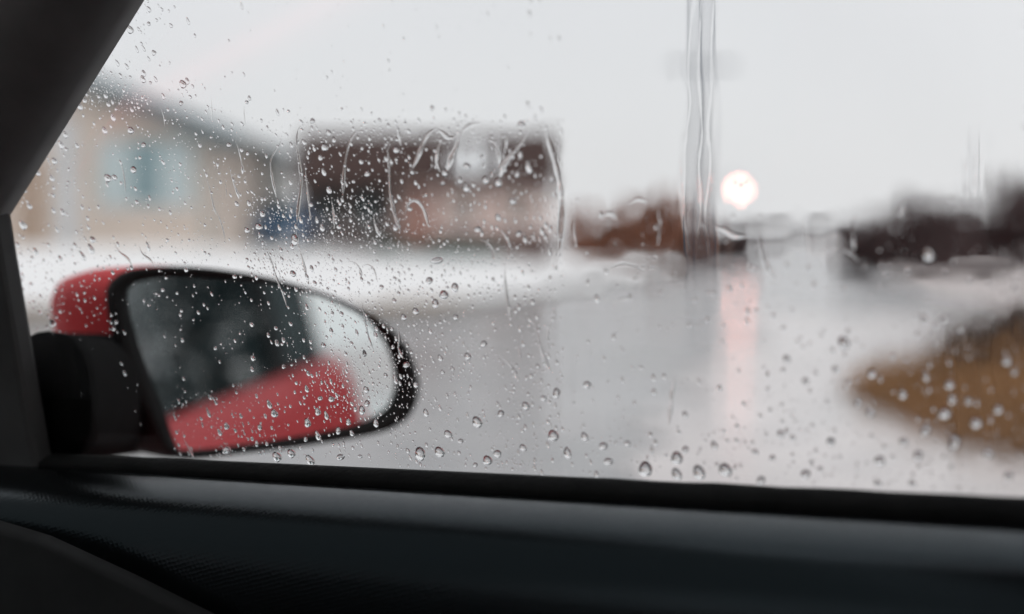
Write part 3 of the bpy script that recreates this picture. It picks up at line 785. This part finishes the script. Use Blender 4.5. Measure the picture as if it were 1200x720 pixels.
for k in range(len(rings) - 1):
    for i in range(N):
        j = (i + 1) % N; q = (k*N+i, k*N+j, (k+1)*N+j, (k+1)*N+i)
        zm = sum(allv[a].z for a in q) / 4
        (cap_f if zm > zsplit else low_f).append(q)
housing = obj('wing_mirror', allv, low_f, A['black'], car, True)
housing['label'] = 'right wing mirror in a red and black housing'
obj('mirror_cap', allv, cap_f, A['redpaint'], housing, True)['label'] = 'red painted cap'
irim = [on_mirror(*p, -0.006) for p in ii]
bz = [[p + hdir * 0.005 for p in orim], [p + mn * 0.0015 for p in orim], [on_mirror(o[0]*0.75+i[0]*0.25, o[1]*0.75+i[1]*0.25, 0.003) for o, i in zip(oo, ii)],
      [on_mirror(o[0]*0.3+i[0]*0.7, o[1]*0.3+i[1]*0.7, 0.001) for o, i in zip(oo, ii)], irim, [p - mn * 0.006 for p in irim]]
MB().loft(bz, caps=False).build('bezel', A['black'], housing, True)
gv = [cen + (on_mirror(*p, -0.004) - cen) * 1.004 for p in ii]
mg = MB(); cg = sum(gv, Vector()) / len(gv); mg.add(gv + [cg], [(i, (i+1) % N, N) for i in range(N)])
mgo = mg.build('mirror_glass', A['mirror'], housing)
# arm that joins the mirror to the door corner
p0 = gl(58, 466, 0.004); p1 = on_mirror(150, 466, -0.075)
arm = []
for t in np.linspace(0, 1, 8):
    c = p0.lerp(p1, float(t)); a_ = 0.031 + 0.003 * t; b_ = 0.026
    arm.append([c + Vector((0.0, b_ * math.cos(2*math.pi*k/20), a_ * np.sign(math.sin(2*math.pi*k/20)) * abs(math.sin(2*math.pi*k/20)) ** 0.7)) for k in range(20)])
MB().loft(arm).build('mirror_arm', A['mattblack'], housing, True)

# ------------------------------------------------------------------ rain on the glass
def mworld(p, sx, sy, ang):
    """matrix of a drop lying on the glass: x along the glass to the right, y up, z towards the cabin"""
    z = -GN; c, s_ = math.cos(ang), math.sin(ang)
    x = GR * c + GU * s_; y = GU * c - GR * s_
    m = Matrix((( x.x*sx, y.x*sy, z.x*min(sx, sy), p.x), (x.y*sx, y.y*sy, z.y*min(sx, sy), p.y), (x.z*sx, y.z*sy, z.z*min(sx, sy), p.z), (0, 0, 0, 1)))
    return M_CAR @ m
def pxm(px, py):
    """size on the glass of one photograph pixel, along x and along y"""
    a = gl(px, py); return (gl(px + 1, py) - a).length, (gl(px, py - 1) - a).length

def drop_mesh(kind, seed, nr=4, na=14):
    r = np.random.RandomState(seed); v = []; f = []
    ph = r.uniform(0, 6.28, 3); am = r.uniform(0.02, 0.09, 3); h = r.uniform(0.85, 1.08)
    tail = {'round': 0.0, 'tear': 0.38, 'blob': 0.12}[kind]
    def rim(a):
        q = 1 + am[0]*math.cos(2*a+ph[0]) + am[1]*math.cos(3*a+ph[1]) + (am[2]*2.6 if kind == 'blob' else 0)*math.cos(2*a+ph[2])
        x, y = math.cos(a)*q, math.sin(a)*q
        x *= 1 - tail * (y + 1) / 2 * 0.9          # narrower towards the top
        return x, y
    for k in range(nr):
        u = math.cos(k / nr * math.pi / 2)
        for i in range(na):
            x, y = rim(2*math.pi*i/na)
            zz = h * math.sin(k / nr * math.pi / 2) ** 0.9 * (1 - 0.22 * (y * u))     # water sags to the lower half
            v.append((x * u, y * u - 0.10 * (1 - u), -zz))
    v.append((0, -0.10, -h)); top = len(v) - 1
    for k in range(nr - 1):
        for i in range(na): j = (i+1) % na; f.append((k*na+i, k*na+j, (k+1)*na+j, (k+1)*na+i))
    for i in range(na): f.append(((nr-1)*na+i, (nr-1)*na+(i+1) % na, top))
    nb = len(v); v += [v[i] for i in range(na)]; f.append(tuple(nb + i for i in range(na))[::-1])
    return v, f

def make_mesh(name, v, f, m, smooth=True):
    me = bpy.data.meshes.new(name); me.from_pydata(v, [], f)
    bm = bmesh.new(); bm.from_mesh(me)
    bmesh.ops.recalc_face_normals(bm, faces=bm.faces[:])
    # dome and base are loose shells: make both face out of the water
    for fa in bm.faces:
        n = fa.normal
        if len(fa.verts) > 6:
            if n.z < 0: fa.normal_flip()
        elif n.z > 0.02: fa.normal_flip()
    bm.to_mesh(me); bm.free()
    me.polygons.foreach_set('use_smooth', [len(p.vertices) <= 6 for p in me.polygons])
    me.materials.append(m); return me

def film_mask(px, py): 
    return float(sstep(330, 470, px)) * 1.0
BASE_OFF = 0.00405
def film_t(px, py):
    """thickness of the running water film at photograph pixel positions, metres"""
    px = np.asarray(px, float); py = np.asarray(py, float)
    k = sstep(335, 520, px)
    fine = vnoise(px / 11.0 + 0.6 * vnoise(px / 60, py / 60, 2), py / 150.0, 41) - 0.5
    mid = vnoise(px / 30.0, py / 90.0, 42) - 0.5
    iso = vnoise(px / 24.0, py / 24.0, 43) - 0.5
    horiz = vnoise(px / 80.0, py / 16.0, 44) - 0.5
    low = sstep(300, 380, py)
    wet = sstep(0.38, 0.62, vnoise(px / 130.0, py / 150.0, 45))
    pole = np.exp(-((px - 820) / 34.0) ** 2) * (1 - sstep(270, 330, py))
    edge = np.exp(-((py - 285) / 45.0) ** 2) * sstep(640, 720, px)
    a = k * (0.032 * fine * (0.3 + wet) + 0.075 * mid * (0.35 + wet * 0.8) + 0.034 * iso * wet) * (1 + 0.5 * sstep(620, 720, px)) + 0.055 * pole * fine * 1.4 + edge * k * (0.14 * iso + 0.04 * horiz)
    a = a * (1 - 0.9 * np.exp(-((px - 865) ** 2 + (py - 222) ** 2) / 48.0 ** 2))
    return (0.24 * k + 0.02 + a * (0.85 + 0.45 * low)) * 1e-3

# running film of water
gx = np.arange(-60, 1501, 2.5); gt = np.linspace(0, 1, 380)
X, T = np.meshgrid(gx, gt); Y0 = -150 + T * (np.vectorize(SILL_T)(X) + 2 + 150)
TH = film_t(X, Y0)
fv = []; NX = len(gx)
_b = [M_INV.to_3x3() @ Vector(q) for q in ((1, 0, 0), (0, math.cos(PITCH), -math.sin(PITCH)), (0, math.sin(PITCH), math.cos(PITCH)))]
_d = np.array(_b[1])[None, None, :] + ((X - 600) / FPX)[..., None] * np.array(_b[0]) + ((360 - Y0) / FPX)[..., None] * np.array(_b[2])
_e = np.array(M_INV @ EYE); _n = np.array(GN)
_t = ((np.array(G0 + GN * BASE_OFF) - _e) @ _n) / (_d @ _n)
fv = (_e + _d * _t[..., None] + TH[..., None] * _n).reshape(-1, 3).tolist()
ff = [(j*NX+i, j*NX+i+1, (j+1)*NX+i+1, (j+1)*NX+i) for j in range(X.shape[0]-1) for i in range(NX-1)]
me = bpy.data.meshes.new('rain_film'); me.from_pydata(fv, [], ff)
if me.polygons[0].normal.dot(GN) < 0: me.flip_normals()
me.polygons.foreach_set('use_smooth', [True] * len(me.polygons))
bm = bmesh.new(); bm.from_mesh(me)
q = [bm.verts.new(gl(a, b, BASE_OFF)) for a, b in ((-60, -150), (-60, SILL_T(-60) + 2), (1500, SILL_T(1500) + 2), (1500, -150))]
fa = bm.faces.new(q); fa.normal_update()
if fa.normal.dot(GN) > 0: fa.normal_flip()
bm.to_mesh(me); bm.free(); me.materials.append(A['water'])
fo = bpy.data.objects.new('rain_film', me); COL.objects.link(fo); fo.matrix_world = M_CAR
tag(fo, 'thin rippled film of rain water running down the window', 'water film', kind='stuff')

# trickles: traced courses on the glass, each a body of water of its own
def over(px, py): return BASE_OFF + float(film_t(px, py)) + 0.00002
def trickle(path, wpx, label, head=1.0, thin=0.35, ht=0.62, group='trickles of rain on the side window', seed=0):
    r = np.random.RandomState(seed + 100)
    P = [np.array(p, float) for p in path]; pts = []
    P = [2*P[0]-P[1]] + P + [2*P[-1]-P[-2]]
    for i in range(1, len(P) - 2):
        p0, p1, p2_, p3 = P[i-1:i+3]; n = max(2, int(np.linalg.norm(p2_-p1) / 3))
        for t in np.linspace(0, 1, n, endpoint=False): pts.append(0.5*((2*p1)+(-p0+p2_)*t+(2*p0-5*p1+4*p2_-p3)*t*t+(-p0+3*p1-3*p2_+p3)*t**3))
    pts.append(P[-2]); L = len(pts); tops = []; bases = []
    ph = r.uniform(0, 99)
    for i, p in enumerate(pts):
        s = i / max(1, L - 1)
        w = wpx * (thin + (1 - thin) * s ** 1.5) * (0.38 + 1.15 * float(vnoise(i * 0.30 + ph, 0.5, 9)))
        w *= min(1, (i + 0.3) / 5.0) * min(1.0, (L - 1 - i + 0.35) / (2.0 if head > 1.3 else 4.0))
        if wpx >= 9.5: w *= (1.0 - 0.65 * s)
        if head != 1.0 and wpx < 9.5: w *= 1 + (head - 1) * math.exp(-((L - 1 - i) / 2.4) ** 2)
        ux, _ = pxm(*p); hw_ = 0.5 * w * ux * (0.85 if wpx > 5 else 1.0)
        c = gl(p[0], p[1], over(*p))
        a = gl(*pts[min(i+1, L-1)]) - gl(*pts[max(i-1, 0)]); a.normalize(); sd_ = a.cross(GN).normalized()
        row = []
        for k in range(9):
            th = math.pi * k / 8
            row.append(c + sd_ * (hw_ * math.cos(th)) + GN * (ht * hw_ * math.sin(th)))
        tops.append(row); bases.append((row[0], row[-1]))
    v = [q for r_ in tops for q in r_]; f = []
    for i in range(L - 1):
        for k in range(8): f.append((i*9+k, i*9+k+1, (i+1)*9+k+1, (i+1)*9+k))
    nb = len(v); v += [q for b in bases for q in b]
    for i in range(L - 1): f.append((nb+2*i, nb+2*i+1, nb+2*i+3, nb+2*i+2))
    me = bpy.data.meshes.new('trickle'); me.from_pydata([tuple(q) for q in v], [], f)
    nd = (L - 1) * 8
    bm = bmesh.new(); bm.from_mesh(me); bm.faces.ensure_lookup_table()
    for i, fa in enumerate(bm.faces):
        mid = fa.calc_center_median(); n = fa.normal
        if i < nd:
            k = i // 8; want = GN if True else None
            row = tops[k]; core = (row[0] + row[-1]) / 2
            if n.dot(mid - core) < 0: fa.normal_flip()
        elif n.dot(GN) > 0: fa.normal_flip()
        fa.smooth = i < nd
    bm.to_mesh(me); bm.free(); me.materials.append(A['water'])
    o = bpy.data.objects.new('water_trickle', me); COL.objects.link(o); o.matrix_world = M_CAR
    return tag(o, label, 'trickle', group)

TR = [
 ([(240,203),(246,222),(250,240),(253,252)], 2.6, 1, 'upper half of a hair thin trickle right of the teal window'),
 ([(252,245),(258,258),(262,272),(264,283)], 2.8, 1, 'short dark trickle ending in the snow left of the garage'),
 ([(268,193),(273,212),(278,226),(280,233)], 2.6, 1.9, 'thin trickle ending in a bead before the garage'),
 ([(263,208),(265,222),(265,232)], 2.0, 1, 'faint short trickle at the left garage edge'),
 ([(276,165),(281,181),(284,196),(284,204)], 2.6, 1.8, 'short trickle with a bead under the bungalow eave'),
 ([(325,158),(329,166),(322,178),(317,190),(319,208),(324,232)], 3.4, 1, 'hooked trickle on the grey garage roof'),
 ([(354,146),(349,154),(348,170),(351,192),(353,215),(350,240),(348,262)], 5.5, 1, 'long bent trickle along the left edge of the brown house'),
 ([(350,262),(347,276),(352,296),(357,314),(360,328)], 3.2, 1, 'dark thin trickle running from the blue car to the mirror top'),
 ([(357,190),(359,212),(362,240),(364,258)], 3.0, 2.2, 'trickle with a white bead on the dark timber wall'),
 ([(419,152),(411,164),(406,182),(403,204),(402,232)], 6.0, 0.7, 'broad slanting trickle at the roof edge of the brown house'),
 ([(388,230),(391,250),(392,268)], 4.0, 1, 'dull trickle low on the dark timber wall'),
 ([(460,144),(466,150),(468,162),(470,171)], 4.5, 1, 'short hooked trickle at the middle of the brown roof'),
 ([(454,172),(456,192),(457,222),(460,240),(464,256),(470,272)], 5.5, 1, 'long trickle down the edge between timber and brick walls'),
 ([(474,254),(478,240),(486,235),(494,241),(499,252),(502,266)], 4.5, 1, 'arched trickle over the red door'),
 ([(512,150),(503,156),(496,168),(490,184),(483,198)], 8.0, 0.8, 'broad trickle slanting left from the top of the brown roof'),
 ([(510,150),(518,155),(526,162),(534,160)], 7.0, 1, 'curled blob of water hanging at the brown roof edge'),
 ([(518,162),(514,174),(512,190),(516,202)], 5.0, 1.3, 'trickle left of the pale dormer'),
 ([(566,143),(552,146),(542,154),(537,168),(530,184),(524,200)], 9.0, 0.9, 'widest trickle curving round the left of the pale dormer'),
 ([(570,161),(579,168),(584,180),(584,194)], 6.0, 1, 'trickle curving round the right of the pale dormer'),
 ([(594,150),(594,164),(592,178)], 4.0, 1, 'straight trickle above the right dormer edge'),
 ([(619,149),(614,162),(606,175),(597,184),(590,194),(586,208)], 9.0, 1.2, 'broad trickle slanting left at the right end of the brown roof'),
 ([(640,150),(643,166),(650,190),(656,215),(659,240),(658,262),(655,292)], 9.0, 0.8, 'longest broad trickle down the right end of the brown house'),
 ([(586,269),(592,276),(597,286),(596,296)], 6.0, 1.2, 'short bright trickle over the brick plinth'),
 ([(594,300),(592,322),(594,345),(597,372)], 3.8, 1, 'vertical trickle over the snow right of the hedge'),
 ([(562,281),(570,284),(577,292),(578,304)], 4.5, 1, 'hooked trickle over the right of the low hedge'),
 ([(437,250),(440,264),(446,278)], 3.2, 1.5, 'short white trickle low on the timber wall'),
 ([(301,270),(309,288),(318,306),(324,326),(333,348),(336,360)], 2.6, 1, 'thin trickle crossing the mirror rim below the blue car'),
 ([(408,306),(416,308),(422,316),(423,326)], 3.6, 1.5, 'small hooked trickle over the snow above the mirror'),
 ([(424,312),(431,310),(438,316),(443,332)], 3.2, 1, 'arched trickle over the snow above the mirror'),
 ([(424,352),(427,372),(432,395),(438,412)], 2.8, 1, 'dark thin trickle inside the right of the mirror glass'),
 ([(466,378),(468,396),(467,408),(472,420)], 3.4, 1.4, 'trickle on the right mirror rim'),
 ([(812,-10),(807,40),(804,88),(807,120),(801,160),(798,200),(801,250),(808,296)], 9.6, 0.8, 'left of the three long trickles along the utility pole'),
 ([(823,-10),(819,40),(816,82),(820,130),(823,160),(818,192),(822,240),(818,284)], 9.6, 0.8, 'middle of the three long trickles along the utility pole'),
 ([(839,-10),(835,50),(837,100),(832,150),(835,192),(828,250),(831,302)], 9.6, 0.8, 'right of the three long trickles along the utility pole'),
 ([(625,372),(631,398),(639,424),(647,438)], 4.6, 1, 'long thin trickle over the wet street right of the tan verge'),
 ([(647,374),(642,392),(644,416)], 4.6, 1, 'short trickle beside a longer one over the wet street'),
 ([(606,385),(608,405),(611,426)], 3.6, 1, 'faint upright trickle below the tan verge'),
 ([(584,416),(594,424),(602,434),(605,444)], 3.6, 1.4, 'slanting beaded trickle over the wet street'),
 ([(836,266),(848,269),(860,276),(874,277)], 9.0, 1, 'curved smear of water over the dark bush'),
 ([(889,272),(893,292),(899,312),(910,330)], 8.0, 1, 'trickle beside the far end of the street'),
 ([(980,300),(990,295),(1000,301),(1006,310)], 11.0, 1, 'blurred arch of water at the foot of the first dark tree'),
 ([(1003,252),(999,272),(1001,294)], 8.0, 1, 'blurred upright trickle on the first dark tree'),
 ([(1132,180),(1130,205),(1133,232)], 7.0, 1, 'left of two blurred trickles above the dark trees'),
 ([(1146,176),(1143,204),(1145,230)], 7.0, 1, 'right of two blurred trickles above the dark trees'),
 ([(714,316),(728,310),(744,312),(754,319)], 8.0, 1, 'flat curved smear of water over the snow under the rust trees'),
 ([(762,313),(770,316),(778,322)], 7.0, 1, 'small slanting smear of water under the rust trees'),
 ([(716,356),(728,351),(742,350)], 6.0, 1, 'flat thin smear of water at the near snow edge'),
 ([(133,284),(140,296),(149,303),(156,314)], 3.6, 1, 'pale crooked trickle on the snow above the red mirror cap'),
 ([(162,286),(167,298),(176,305),(182,314)], 3.2, 1, 'second pale crooked trickle on the snow above the mirror'),
 ([(137,184),(143,196),(146,212),(147,226)], 2.4, 1, 'faint trickle on the left of the teal window'),
 ([(188,126),(192,138),(193,149)], 2.4, 1, 'faint short trickle on the bungalow roof'),
 ([(247,112),(248,126),(248,142)], 2.0, 1, 'hair thin trickle on the roof end of the bungalow'),
 ([(286,121),(286,134),(287,148)], 2.0, 1, 'hair thin trickle on the sky between bungalow and brown house'),
 ([(213,508),(217,518),(223,528),(227,537)], 3.0, 2.2, 'trickle with a bead at the lower left mirror corner'),
 ([(792,440),(788,458),(786,480),(784,498)], 5.0, 1, 'upright trickle over the street below the lamp reflection'),
 ([(674,250),(672,270),(676,290)], 4.0, 1, 'short trickle over the left rust tree'),
 ([(770,240),(773,262),(771,290)], 4.0, 1, 'faint trickle over the middle rust tree'),
 ([(700,262),(708,252),(716,250),(722,258)], 7.0, 1, 'arch of water over the rust trees'),
 ([(735,240),(748,233),(760,238)], 8.0, 1, 'arch of water on top of the middle rust tree'),
]
for i, (path, w, hd_, lab) in enumerate(TR): trickle(path, w, lab, hd_, 0.5 if w > 4 else 0.35, 0.09 if w >= 9.5 else (0.30 if w > 5 else 0.5), seed=i)

# single drops: px, py, width, height in photograph pixels
DR = [(174,11,6,9),(152,35,9,11),(130,43,5,8),(162,34,4,6),(174,28,6,5),(200,30,5,7),(160,58,4,10),(168,57,4,9),(180,62,6,7),(174,69,4,7),(122,68,5,8),(137,74,5,10),(148,78,5,9),(141,89,5,8),(168,86,6,8),(167,93,7,11),(182,93,5,8),(176,97,4,4),(214,99,10,11),(219,95,6,8),(191,113,5,9),(212,121,6,6),(292,115,5,7),(289,120,5,5),(325,132,5,9),(283,7,4,10),(220,25,5,10),
(93,125,7,11),(132,138,6,11),(122,153,7,9),(153,153,10,9),(76,158,6,10),(71,170,7,12),(90,171,5,8),(63,189,7,9),(32,196,6,10),(44,203,6,9),(60,209,6,10),(126,209,10,11),(134,208,6,8),(156,199,10,8),(168,170,8,6),(34,242,6,9),(62,247,5,9),(73,249,7,10),(6,254,9,14),(26,264,9,14),(96,243,5,7),(160,237,5,6),(66,269,4,9),(108,281,7,8),(106,292,8,13),(96,300,6,14),(173,289,5,12),(20,287,5,7),(41,295,6,9),(61,379,8,10),(70,303,5,8),
(296,420,6,8),(295,433,5,8),(325,403,5,7),(388,388,6,9),(418,390,5,9),(379,405,7,7),(427,414,6,8),(429,457,8,9),(424,481,10,11),(440,496,8,12),(430,473,9,8),(315,474,8,11),(321,485,10,10),(360,496,9,12),(372,483,8,10),(382,487,7,11),(388,468,9,8),(375,467,9,5),(359,456,6,10),(372,511,8,13),(396,505,8,9),(412,508,6,8),(408,495,7,9),(304,501,7,7),(265,500,7,9),(257,507,6,10),(244,484,5,12),(265,528,12,10),(324,536,12,13),(341,532,11,11),(363,540,11,14),(399,536,15,7),(422,535,9,4),(492,532,14,15),(463,445,6,13),(476,428,10,8),(487,451,7,7),
(515,530,12,12),(559,495,12,13),(571,540,11,12),(583,532,12,8),(616,476,9,10),(652,461,10,12),(648,511,13,14),(665,531,10,15),(688,451,11,8),(685,512,9,10),(613,525,9,8),(707,523,13,8),(713,541,14,8),(735,520,11,6),(499,484,7,9),(548,418,8,9),(516,420,6,8),(525,509,10,9),(637,467,10,6),(587,485,9,8),(540,517,8,5),(557,545,7,5),
(756,550,16,19),(793,537,14,16),(793,556,12,14),(819,554,15,17),(850,551,17,15),(803,527,9,8),(944,556,14,10),(915,509,9,9),(885,530,8,7),(905,537,8,7),(973,517,10,8),(843,455,6,7),(803,486,7,8),(764,527,5,9),(837,522,8,10),(929,513,7,6),(961,550,8,6),(951,542,6,6),(892,563,12,9),
(1083,374,9,10),(1107,374,10,9),(1125,386,9,7),(989,402,14,16),(922,421,9,9),(944,447,8,9),(979,433,8,8),(1022,438,13,10),(1085,440,8,16),(1113,451,12,12),(1116,468,10,13),(1107,485,16,14),(1144,496,15,14),(1180,423,12,12),(1085,505,14,14),(1020,484,11,10),(1005,473,9,10),(1059,518,13,9),(1031,540,16,10),(1076,534,13,12),(974,518,12,9),(1119,518,16,16),(1158,532,14,10),(1069,567,9,8),(1029,567,9,8),(1182,558,13,10),(1088,299,15,18),(1170,480,11,12),(1058,462,10,12),(1135,470,9,10),
(430,204,8,8),(423,190,6,7),(424,174,5,5),(483,202,5,6),(521,203,7,8),(546,220,8,12),(547,195,9,8),(601,236,9,9),(619,196,8,17),(606,204,7,8),(584,214,10,9),(569,211,9,8),(463,267,7,9),(584,255,7,9),(608,274,8,6),(560,269,10,6),(539,211,6,7),(464,176,9,9),(611,146,9,8),(476,188,5,5),(480,245,6,6),
(380,173,10,10),(385,156,7,8),(391,164,6,7),(375,185,7,7),(366,142,7,7),(356,167,6,8),(268,170,7,6),(290,180,6,5),(247,161,4,4),(379,202,6,11),(385,223,8,9),(340,214,5,8),(330,203,4,4),(371,258,5,9),(352,258,6,9),(377,267,7,11),(397,266,9,6),(289,270,7,8),(303,266,10,9),(307,251,7,9),(327,267,5,9),(345,281,12,14),(342,289,7,8),(414,213,5,5),(408,199,4,5),(410,248,5,7),
(343,321,9,8),(365,315,6,8),(330,304,5,8),(512,305,20,7),(520,346,11,11),(533,337,10,10),(510,356,9,10),(487,365,8,8),(473,372,9,8),(503,329,10,8),(534,372,8,6),(440,393,7,10),(504,388,5,8),(567,403,9,7),(359,360,5,10),(323,385,5,6),(314,393,5,7),(324,402,6,8),(427,415,6,8),(332,430,5,6),(861,213,4,4),(869,216,4,5),(876,212,4,4)]
rr = np.random.RandomState(77)
MIRR = [tuple(p) for p in OUT]
def in_poly(x, y, poly):
    c = False; n = len(poly)
    for i in range(n):
        (ax_, ay_), (bx_, by_) = poly[i], poly[(i+1) % n]
        if ((ay_ > y) != (by_ > y)) and x < (bx_-ax_)*(y-ay_)/(by_-ay_+1e-9)+ax_: c = not c
    return c
def pillar_x(py): return max(2.0, 152 - py * 152 / 243.0) if py < 250 else 4 + (py - 250) * 0.19
def density(x, y):
    """relative number of beads per area seen in the photograph"""
    if x < (pillar_x(y) if y > 0 else 152 - y * 0.63) + 3 or y > SILL_T(x) - 3: return 0.0
    if in_poly(x, y, [(88,84),(120,78),(176,112),(170,130),(110,132),(84,112)]): return 1.0
    if x < 60 and y > 390: return 0.0
    d = 0.16
    if x < 240 and y < 90: d = 0.16 * max(0, 1 - (x - pillar_x(y)) / 110)
    elif y < 140 and x > 240: d = 0.01 if y < 125 or x > 640 else 0.10
    if 340 < x < 460 and 140 < y < 330: d = 0.62
    if 290 < x < 480 and 230 < y < 345: d = 0.80
    if 380 < x < 500 and 320 < y < 480: d = 0.70
    if 240 < x < 440 and 340 < y < 540: d = max(d, 0.24)
    if in_poly(x, y, MIRR) and x < 330 and y < 450: d = 0.07
    if 460 < x < 660 and 140 < y < 560: d = max(d, 0.26)
    if x > 660: d = 0.045 if y > 290 else 0.02
    if x > 660 and y < 230: d = 0.0 if x < 1200 else 0.03
    if y > 500 and x > 480: d = max(d, 0.13)
    if x < 200 and y > 395: d *= 0.06
    if 340 < x < 460 and 140 < y < 250: d *= 0.6
    return d
def zone(x, y, big):
    sz = 'large' if big >= 12 else ('small' if big < 7.5 else 'medium')
    if y > 515 and x < 480: return f'{sz} raindrop on the glass between mirror foot and black seal'
    if in_poly(x, y, MIRR):
        if x > 452 or in_poly(x, y, INN) is False: return f'{sz} raindrop on the glass over the black mirror rim'
        if y > 505 - (x - 205) * 0.457 and x < 428: return f'{sz} raindrop on the glass over the red car side in the mirror'
        return f'{sz} raindrop on the glass over the dark part of the mirror glass' if x < 370 else f'{sz} raindrop on the glass over the pale part of the mirror glass'
    if x < 345 and y < 82 + max(0, x - 100) * 0.42: return f'{sz} raindrop on the glass against the sky beside the pillar'
    if x < 240 and y < 292: return f'{sz} raindrop on the glass before the beige bungalow'
    if x < 345 and y < 284: return f'{sz} raindrop on the glass before the grey garage'
    if x < 470 and y < 284: return f'{sz} raindrop on the glass before the dark timber wall'
    if x < 655 and y < 216: return f'{sz} raindrop on the glass before the brown house roof'
    if x < 655 and y < 300: return f'{sz} raindrop on the glass before the pinkish brick wall'
    if y < 320 and x > 990: return f'{sz} raindrop on the glass before the dark right trees'
    if x < 660 and y < 372: return f'{sz} raindrop on the glass before the snowy lawn'
    if x > 1000 and bool(abs(y - 460) < (x - 990) * 0.42): return f'{sz} blurred raindrop on the glass before the grass bank'
    if y > SILL_T(x) - 38: return f'{sz} raindrop low on the glass just above the black seal'
    if x < 700: return f'{sz} raindrop on the glass before the grey wet street'
    return f'{sz} blurred raindrop on the glass before the pale right of the street'
# fill the list of single drops up to 300 with the next largest beads
tries = 0
while len(DR) < 300 and tries < 20000:
    tries += 1
    x, y = rr.uniform(5, 1195), rr.uniform(5, 580)
    if rr.rand() > density(x, y): continue
    s = rr.uniform(4.6, 6.5) * (1.3 if x > 660 else 1)
    if any((x-q[0])**2 + (y-q[1])**2 < ((q[2]+q[3])*0.25 + s*0.5 + 1)**2 for q in DR): continue
    DR.append((x, y, s * rr.uniform(0.75, 1.0), s * rr.uniform(0.95, 1.35)))
KINDS = ['round', 'round', 'tear', 'tear', 'blob', 'round', 'tear', 'blob']
meshes = [make_mesh('raindrop', *drop_mesh(k, 60 + i), A['water']) for i, k in enumerate(KINDS)]
DR = [q for q in DR if q[1] <= SILL_T(q[0]) - 1]
ORD = ['first', 'second', 'third', 'fourth', 'fifth', 'sixth', 'seventh', 'eighth', 'ninth', 'tenth', 'eleventh', 'twelfth', 'thirteenth', 'fourteenth', 'fifteenth', 'sixteenth', 'seventeenth', 'eighteenth', 'nineteenth', 'twentieth'] + ['twenty-' + q for q in ('first', 'second', 'third', 'fourth', 'fifth', 'sixth', 'seventh', 'eighth', 'ninth')]
byz = {}
for i, (x, y, w, h) in enumerate(DR): byz.setdefault(zone(x, y, max(w, h)), []).append((x, i))
LAB = {}
for z_, l in byz.items():
    l.sort()
    for n_, (x, i) in enumerate(l): LAB[i] = z_ if len(l) == 1 else z_ + ', ' + (ORD[n_] if n_ < len(ORD) else str(n_ + 1) + 'th') + ' from left'
for i, (x, y, w, h) in enumerate(DR):
    ux, uy = pxm(x, y)
    tall = h / w
    k = rr.choice([2, 3, 6]) if tall > 1.35 else (rr.choice([4, 7]) if tall < 0.8 or rr.rand() < 0.25 else rr.choice([0, 1, 5]))
    ang = math.radians(-25 * max(0, 1 - x / 700.0) * (1.0 if tall > 1.05 else 0.3) + rr.uniform(-8, 8))
    ang = -abs(ang) if False else ang
    o = bpy.data.objects.new('raindrop', meshes[k]); COL.objects.link(o)
    o.matrix_world = mworld(gl(x, y, over(x, y)), w * (0.38 if x < 480 else 0.47) * ux, h * (0.47 if x < 480 else 0.5) * uy, -ang)
    tag(o, LAB[i], 'raindrop', 'raindrops on the side window')

# thousands of finer beads too small to pick apart: one body of spray
sv = []; sf = []; sm = []
small = [drop_mesh(k, 90 + i, 2, 8) for i, k in enumerate(['round', 'tear', 'blob', 'round'])]
placed = [(q[0], q[1], (q[2]+q[3])*0.25) for q in DR]
cell = {}
def near(x, y, r_):
    cx, cy = int(x // 16), int(y // 16)
    for a in (-1, 0, 1):
        for b in (-1, 0, 1):
            for (qx, qy, qr) in cell.get((cx+a, cy+b), ()):
                if (x-qx)**2 + (y-qy)**2 < (r_ + qr + 0.3)**2: return True
    return False
for q in placed: cell.setdefault((int(q[0]//16), int(q[1]//16)), []).append(q)
cnt = 0; tries = 0
while cnt < 6900 and tries < 210000:
    tries += 1
    x, y = rr.uniform(5, 1480), rr.uniform(-140, 595)
    clump = float(vnoise(x / 26.0, y / 34.0, 63))
    if rr.rand() > density(x, y) * (0.35 + 1.6 * max(0, clump - 0.25)): continue
    s = 1.1 + 3.6 * rr.rand() ** 2.6
    if x > 600: s *= 1.35
    if near(x, y, s * 0.5): continue
    cell.setdefault((int(x//16), int(y//16)), []).append((x, y, s * 0.5)); cnt += 1
    ux, uy = pxm(x, y); v, f = small[rr.randint(4)]
    m_ = M_INV @ mworld(gl(x, y, over(x, y)), s*0.5*ux*rr.uniform(0.5, 0.9), s*0.5*uy*rr.uniform(0.9, 1.7), math.radians(24 * max(0, 1 - x/700.0) + rr.uniform(-15, 15)))
    n = len(sv); sv += [tuple(m_ @ Vector(p)) for p in v]; sf += [tuple(n + a for a in q) for q in f]
me = bpy.data.meshes.new('rain_beads'); me.from_pydata(sv, [], sf)
bm = bmesh.new(); bm.from_mesh(me)
for fa in bm.faces:
    n = fa.normal
    if len(fa.verts) > 6:
        if n.dot(GN) > 0: fa.normal_flip()
        fa.smooth = False
    else:
        if n.dot(GN) < 0: fa.normal_flip()
        fa.smooth = True
bm.to_mesh(me); bm.free(); me.materials.append(A['water'])
fo = bpy.data.objects.new('rain_beads', me); COL.objects.link(fo); fo.matrix_world = M_CAR
tag(fo, 'countless fine beads of rain sprinkled over the side window', 'rain beads', kind='stuff')
